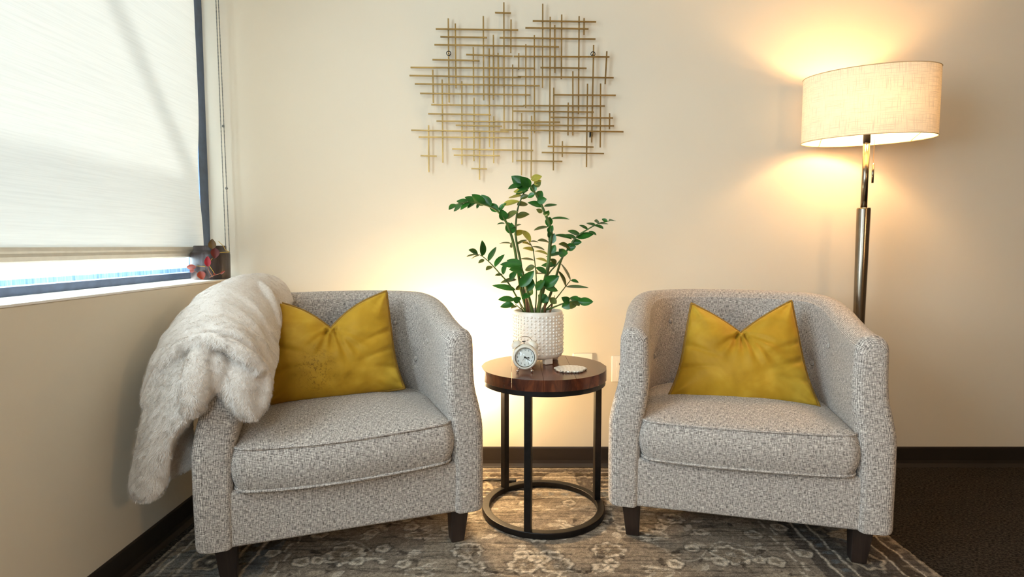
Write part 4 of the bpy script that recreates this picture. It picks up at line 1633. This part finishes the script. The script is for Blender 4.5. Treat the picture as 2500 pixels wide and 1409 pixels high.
m.color(m.ramp(wv.outputs['Fac'], [(0.2, srgb(220, 213, 202)), (0.8, srgb(230, 225, 216))]))
mb = MB().add(loops[3] + [(x * 0.995, y * 0.995, 0.0078) for (x, y, z) in loops[3]], [tuple(range(n, 2 * n))] + [(k, (k + 1) % n, n + (k + 1) % n, n + k) for k in range(n)])
mb.build('agate_face', m.m, coaster)

# ------------------------------------------------------------------ metal rod wall sculpture
HR = [(715, 838, 97, 101), (263, 893, 222, 230), (298, 655, 281, 288), (252, 1205, 342, 359), (495, 850, 418, 431), (237, 597, 456, 465), (70, 1022, 516, 523), (62, 915, 578, 593),
      (888, 1622, 586, 595), (103, 1057, 641, 656), (143, 987, 714, 726), (228, 935, 800, 812), (932, 1555, 808, 811), (205, 685, 870, 878), (268, 1212, 926, 934), (415, 770, 957, 966),
      (75, 820, 996, 1008), (755, 1697, 993, 1008), (132, 972, 1048, 1055), (388, 1008, 1139, 1151), (400, 752, 1186, 1190), (147, 270, 1190, 1194), (535, 655, 1289, 1291), (877, 1230, 1228, 1234),
      (1072, 1548, 1166, 1174), (1118, 1468, 1119, 1125), (895, 1625, 956, 963), (855, 1470, 850, 857), (1140, 1617, 897, 902), (1160, 1638, 725, 729), (1062, 1415, 517, 523), (858, 1590, 432, 436),
      (750, 1483, 289, 299), (947, 1430, 213, 222), (1003, 1488, 161, 167)]
VR = [(358, 365, 142, 782), (412, 417, 181, 675), (626, 629, 124, 765), (783, 785, 19, 990), (838, 836, 150, 404), (703, 703, 268, 762), (549, 552, 361, 727), (671, 673, 372, 1123), (739, 740, 405, 655),
      (240, 244, 533, 787), (311, 317, 608, 1244), (462, 463, 622, 1257), (850, 851, 494, 1241), (555, 554, 747, 1232), (706, 705, 890, 1248), (208, 210, 958, 1316), (599, 597, 1005, 1374), (897, 896, 407, 533),
      (951, 950, 338, 826), (1016, 1016, 270, 1018), (1080, 1078, 30, 672), (1137, 1133, 130, 1101), (1172, 1173, 192, 557), (1225, 1222, 113, 605), (1358, 1353, 125, 872), (1396, 1395, 140, 266),
      (1469, 1454, 345, 1089), (1570, 1557, 392, 643), (1310, 1310, 546, 1035), (1164, 1161, 671, 1303), (1422, 1414, 641, 1277), (1522, 1519, 639, 1127), (1591, 1590, 866, 988), (1275, 1273, 785, 1035),
      (1230, 1229, 1079, 1200), (919, 918, 865, 1340), (995, 991, 885, 1360)]
ac = at(1260, 220, D - 0.02)
art = thing('wall_sculpture', 'brass rod grid wall sculpture hanging above the plant', 'wall art', ac)
AIN = Vector((-ac.x, -ac.y, -ac.z))
YV, YH = D - 0.030, D - 0.0365


def ap(cx, cy, Y):
    return at(980 + cx / 3.1304, cy / 3.1304, Y) + AIN


for (x0, x1, y0, y1) in HR:
    MB().bar(ap(x0, y0, YH), ap(x1, y1, YH), 0.0058).build('horizontal_rod', MAT['brass'], art)
for (x0, x1, y0, y1) in VR:
    MB().bar(ap(x0, y0, YV), ap(x1, y1, YV), 0.0055).build('vertical_rod', MAT['brass'], art)
for (cx, cy) in ((361, 407), (1464, 412)):
    c = ap(cx, cy, YV - 0.004)
    mb = MB().tube([c + Vector((0.009 * math.cos(a), 0, 0.009 * math.sin(a))) for a in np.linspace(0, 2 * math.pi, 17)[:-1]], 0.0018, 6, closed=True)
    mb.tube([c, c + Vector((0, D - (YV - 0.004) - 0.0005, 0))], 0.002, 6)
    mb.build('hanger', MAT['iron'], art, True)
c = ap(1452, 1022, YV + 0.004)
MB().box(c.x - 0.006, c.x + 0.006, c.y, c.y + D - (YV + 0.0045), c.z - 0.011, c.z + 0.011).build('spacer', MAT['iron'], art)

# ------------------------------------------------------------------ floor lamp
LX, LY = 1.424, 2.372
lamp = thing('floor_lamp', 'brushed nickel floor lamp with a lit oval linen shade', 'lamp', (LX, LY, 0))
MB().lathe([(0, 0.0005), (0.118, 0.0005), (0.120, 0.006), (0.118, 0.016), (0.03, 0.022), (0.020, 0.03), (0, 0.03)], 40).build('base', MAT['nickel'], lamp, True)
MB().lathe([(0, 0.02), (0.019, 0.02), (0.0215, 0.70), (0.0255, 1.148), (0.0245, 1.153), (0, 1.153)], 32).build('lower_tube', MAT['nickel'], lamp, True)
MB().lathe([(0, 1.14), (0.0122, 1.14), (0.0122, 1.424), (0, 1.424)], 24).build('upper_pole', MAT['nickel'], lamp, True)
MB().lathe([(0, 1.412), (0.0132, 1.412), (0.0132, 1.465), (0.012, 1.47), (0, 1.47)], 24).build('socket', MAT['black_plastic'], lamp, True)
SR, SA, SB = math.radians(-25), 0.237, 0.142
ZB, ZT = 1.424, 1.682
sh_n = 96
rows = []
uvl = []
for z in np.linspace(ZB, ZT, 7):
    f = 1.0 - 0.0 * (z - ZB)
    rows.append([(SA * f * math.cos(a) * math.cos(SR) - SB * f * math.sin(a) * math.sin(SR), SA * f * math.cos(a) * math.sin(SR) + SB * f * math.sin(a) * math.cos(SR), z) for a in np.linspace(0, 2 * math.pi, sh_n + 1)[:-1]])
me = MB().grid(rows, closed_u=True).mesh('shade')
uv = me.uv_layers.new(name='UVMap')
for p in me.polygons:
    for li in p.loop_indices:
        vi = me.loops[li].vertex_index
        j = vi % sh_n
        if j == 0 and any(me.loops[q].vertex_index % sh_n == sh_n - 1 for q in p.loop_indices):
            j = sh_n
        uv.data[li].uv = (j / sh_n * 1.13, ZB + (ZT - ZB) * (vi // sh_n) / 6)
shade = link('shade', me, MAT['shade'], lamp, True)
for z in (ZB, ZT):
    MB().tube([(SA * math.cos(a) * math.cos(SR) - SB * math.sin(a) * math.sin(SR), SA * math.cos(a) * math.sin(SR) + SB * math.sin(a) * math.cos(SR), z) for a in np.linspace(0, 2 * math.pi, 73)[:-1]], 0.0018, 6, closed=True).build('shade_rim', MAT['shaderim'], shade, True)
for s in (-1, 1):
    for q in (-0.55, 0.55):
        a = (0 if s > 0 else math.pi) + q
        p = Vector((SA * math.cos(a) * math.cos(SR) - SB * math.sin(a) * math.sin(SR), SA * math.cos(a) * math.sin(SR) + SB * math.sin(a) * math.cos(SR), ZB))
    for q in (0.75,):
        p1 = [Vector((SA * math.cos(a) * math.cos(SR) - SB * math.sin(a) * math.sin(SR), SA * math.cos(a) * math.sin(SR) + SB * math.sin(a) * math.cos(SR), ZB + 0.002)) for a in ((0 if s > 0 else math.pi) + 0.8, (0 if s > 0 else math.pi) - 0.8)]
        MB().tube(p1, 0.0012, 6).build('shade_spoke', MAT['shaderim'], shade, True)
# bulb
MAT['bulb'] = mat_emit('warm_bulb', (1.0, 0.72, 0.38, 1), 40.0)
MB().lathe([(0, 1.466), (0.013, 1.466), (0.014, 1.485), (0.026, 1.520), (0.030, 1.545), (0.026, 1.570), (0.014, 1.581), (0, 1.584)], 24).build('bulb', MAT['bulb'], lamp, True)


def point_light(name, loc, power, color, r, parent):
    l = bpy.data.lights.new(name, 'POINT')
    l.energy = power
    l.color = color
    l.shadow_soft_size = r
    o = bpy.data.objects.new(name, l)
    o.location = loc
    C.objects.link(o)
    o.parent = parent
    return o


for (dx_, dy_) in ((0.05, -0.0), (-0.05, 0.0)):
    point_light('bulb_light', (dx_ * math.cos(SR), dx_ * math.sin(SR), 1.552), 6.6, (1.0, 0.60, 0.26), 0.03, lamp)
# pull chain
ch = thing('pull_chain_tmp', None, None)
bpy.data.objects.remove(ch)
mb = MB()
for k in range(26):
    mb.sphere((0.022, -0.014, 1.424 - 0.0036 * k - 0.002), 0.0016, 6, 4)
o = mb.build('pull_chain', MAT['brass'], lamp, True)
MB().tube([(0.022, -0.014, 1.330), (0.022, -0.014, 1.252)], 0.0042, 10).build('pull_handle', MAT['nickel'], lamp, True)

# ------------------------------------------------------------------ glowing globe lamp behind the left chair
GX, GY = -0.235, 2.385
glow = thing('globe_lamp', 'small glowing globe lamp on the rug hidden behind the window armchair', 'lamp', (GX, GY, 0.012))
MB().lathe([(0, 0.0015), (0.07, 0.0015), (0.07, 0.012), (0.012, 0.018), (0.009, 0.03), (0.009, 0.40), (0.02, 0.405), (0.02, 0.42), (0, 0.42)], 28).build('stand', MAT['black_plastic'], glow, True)
MAT['globe'] = mat_emit('glowing_globe', (1.0, 0.72, 0.40, 1), 290.0)
MB().sphere((0, 0, 0.465), 0.05, 24, 16).build('globe', MAT['globe'], glow, True)
cord = thing('lamp_cord', 'black lamp cord with inline switch on the rug behind the side table', 'cord', (0, 0, 0))
a = at_plane(1100, 1180, (0, 0, 0.02), Vector((0, 0, 1)))
pts = [(GX + 0.07, GY, 0.018), (a.x + 0.08, a.y, 0.018)] + [tuple(at_plane(px, py, (0, 0, 0.018), Vector((0, 0, 1)))) for (px, py) in ((1190, 1172), (1225, 1172))]
MB().tube(resample(pts, 20), 0.004, 8).build('cable', MAT['black_plastic'], cord, True)
p = at_plane(1242, 1174, (0, 0, 0.02), Vector((0, 0, 1)))
MB().box(p.x - 0.032, p.x + 0.032, p.y - 0.012, p.y + 0.012, 0.0135, 0.028).build('switch', MAT['black_plastic'], cord, bevel=0.004)

# ------------------------------------------------------------------ second lamp, outside the frame on the right: throws the lamp's and the throw's shadows to the left
rl_ = thing('reading_lamp', 'white globe floor lamp standing outside the picture on the right', 'lamp', (1.95, -0.35, 0))
MB().lathe([(0, 0.0005), (0.14, 0.0005), (0.14, 0.012), (0.02, 0.022), (0.012, 0.03), (0.012, 1.36), (0.03, 1.37), (0.03, 1.39), (0, 1.39)], 28).build('stand', MAT['nickel'], rl_, True)
MAT['globe_large'] = mat_emit('warm_globe', (1.0, 0.66, 0.33, 1), 76.0)
MB().sphere((0, 0, 1.49), 0.105, 28, 18).build('globe', MAT['globe_large'], rl_, True)

# ------------------------------------------------------------------ outlets on the back wall
def outlet(label, x0, x1, z0, z1):
    t = thing('outlet_plate', label, 'outlet', ((x0 + x1) / 2, D, (z0 + z1) / 2))
    w_, h_ = (x1 - x0) / 2, (z1 - z0) / 2
    MB().box(-w_, w_, -0.008, -0.0005, -h_, h_).build('plate', MAT['plate'], t, bevel=0.004)
    for s in (-1, 1):
        MB().box(-0.017, 0.017, -0.0095, -0.0075, s * 0.022 - 0.014, s * 0.022 + 0.014).build('socket', MAT['plate'], t, bevel=0.002)
        for q in (-1, 1):
            MB().box(q * 0.006 - 0.001, q * 0.006 + 0.001, -0.0099, -0.0090, s * 0.022 - 0.004, s * 0.022 + 0.006).build('slot', MAT['slot'], t)
    return t


p = at(1398, 862, D)
q = at(1447, 862, D)
outlet('white outlet plate on the wall just behind the tabletop', p.x, q.x, p.z - 0.12, p.z)
p = at(1493, 868, D)
q = at(1493, 932, D)
outlet('white wall plate half hidden behind the right armchair', p.x, p.x + 0.08, q.z, p.z)

# ------------------------------------------------------------------ dark pot and dried sprig on the sill
SX, SY = -1.243, 2.400
m = M('dark_glazed_pot', rough=0.35)
v = m.coord('Object', (1, 1, 0.15))
m.color(m.ramp(m.noise(v, 40, 4, 0.6), [(0.3, srgb(34, 28, 28)), (0.6, srgb(62, 52, 52)), (0.8, srgb(96, 92, 100))]))
vase = thing('sill_vase', 'dark glazed stoneware jar on the window sill corner', 'vase', (SX, SY, SILL))
MB().lathe([(0, 0.0005), (0.066, 0.0005), (0.070, 0.004), (0.071, 0.06), (0.0715, 0.100), (0.070, 0.108), (0.064, 0.113), (0.0595, 0.116), (0.0585, 0.122), (0.0585, 0.134), (0.056, 0.137), (0.050, 0.137), (0.048, 0.132), (0.048, 0.02), (0, 0.02)], 48).build('jar_body', m.m, vase, True, xf=Matrix.Diagonal((1.045, 1.045, 1.0, 1)))
sprig = thing('dried_sprig', 'sprig of red and orange leaves draped over the dark jar', 'sprig', (SX, SY, SILL))
SI = Matrix.Translation((-SX, -SY, -SILL))


def sp(cx, cy, Y):      # crop coordinates of the jar study
    return SI @ at(440 + cx / 7.045, 560 + cy / 7.045, Y)


MAT['twig'] = mat_simple('yellow_twig', srgb(190, 150, 40), 0.6, vary=0.2)
MAT['twig_brown'] = mat_simple('brown_twig', srgb(150, 92, 60), 0.6, vary=0.2)
MAT['leaf_red'] = mat_leaf('red_leaf', srgb(140, 18, 34), srgb(184, 34, 50), 0.45)
MAT['leaf_maroon'] = mat_leaf('maroon_leaf', srgb(70, 18, 16), srgb(104, 30, 22), 0.45)
MAT['leaf_orange'] = mat_leaf('orange_leaf', srgb(104, 32, 14), srgb(146, 54, 26), 0.45)
MAT['leaf_brown'] = mat_leaf('brown_leaf', srgb(86, 62, 28), srgb(120, 92, 44), 0.45)
YF = 2.318
for (pts, mt, r) in (([(655, 205), (745, 290), (775, 350), (850, 388), (770, 392), (680, 400)], 'twig', .0012), ([(555, 495), (520, 545), (500, 610), (530, 670), (565, 720), (590, 765)], 'twig', .0011),
                     ([(440, 645), (330, 632), (215, 630)], 'twig', .001), ([(475, 640), (490, 700), (520, 760), (560, 815)], 'twig_brown', .0013), ([(210, 700), (255, 725), (300, 760)], 'twig_brown', .0008),
                     ([(510, 825), (590, 790), (660, 770), (740, 735)], 'twig_brown', .0014), ([(600, 300), (600, 400), (590, 500)], 'twig_brown', .001)):
    MB().tube(resample([tuple(sp(a_, b_, YF)) for a_, b_ in pts], 16), r * 0.9, 6).build('twig', MAT[mt], sprig, True)
for (ax, ay, bx_, by_, w_, mt) in ((550, 340, 550, 165, 120, 'leaf_brown'), (600, 320, 600, 500, 135, 'leaf_maroon'), (475, 645, 470, 460, 100, 'leaf_red'), (275, 650, 95, 650, 90, 'leaf_orange'),
                                   (240, 700, 160, 735, 60, 'leaf_orange'), (340, 720, 390, 862, 130, 'leaf_orange'), (575, 750, 600, 790, 30, 'leaf_orange'), (690, 770, 765, 715, 36, 'leaf_orange')):
    a, b2 = sp(ax, ay, YF - 0.004), sp(bx_, by_, YF - 0.008)
    dd = (b2 - a)
    ln = dd.length
    dd.normalize()
    view = Vector((0.45, -0.89, 0.1))
    nrm = (view - dd * view.dot(dd)).normalized()
    xax = dd.cross(nrm).normalized()
    me = leaf_mesh(w_ / 7.045 / FPX * 2.35 / 2, ln, 0.12, 0.35).mesh('leaf')
    me.transform(Matrix(((xax.x, dd.x, nrm.x, a.x), (xax.y, dd.y, nrm.y, a.y), (xax.z, dd.z, nrm.z, a.z), (0, 0, 0, 1))))
    link('leaf', me, MAT[mt], sprig, True)
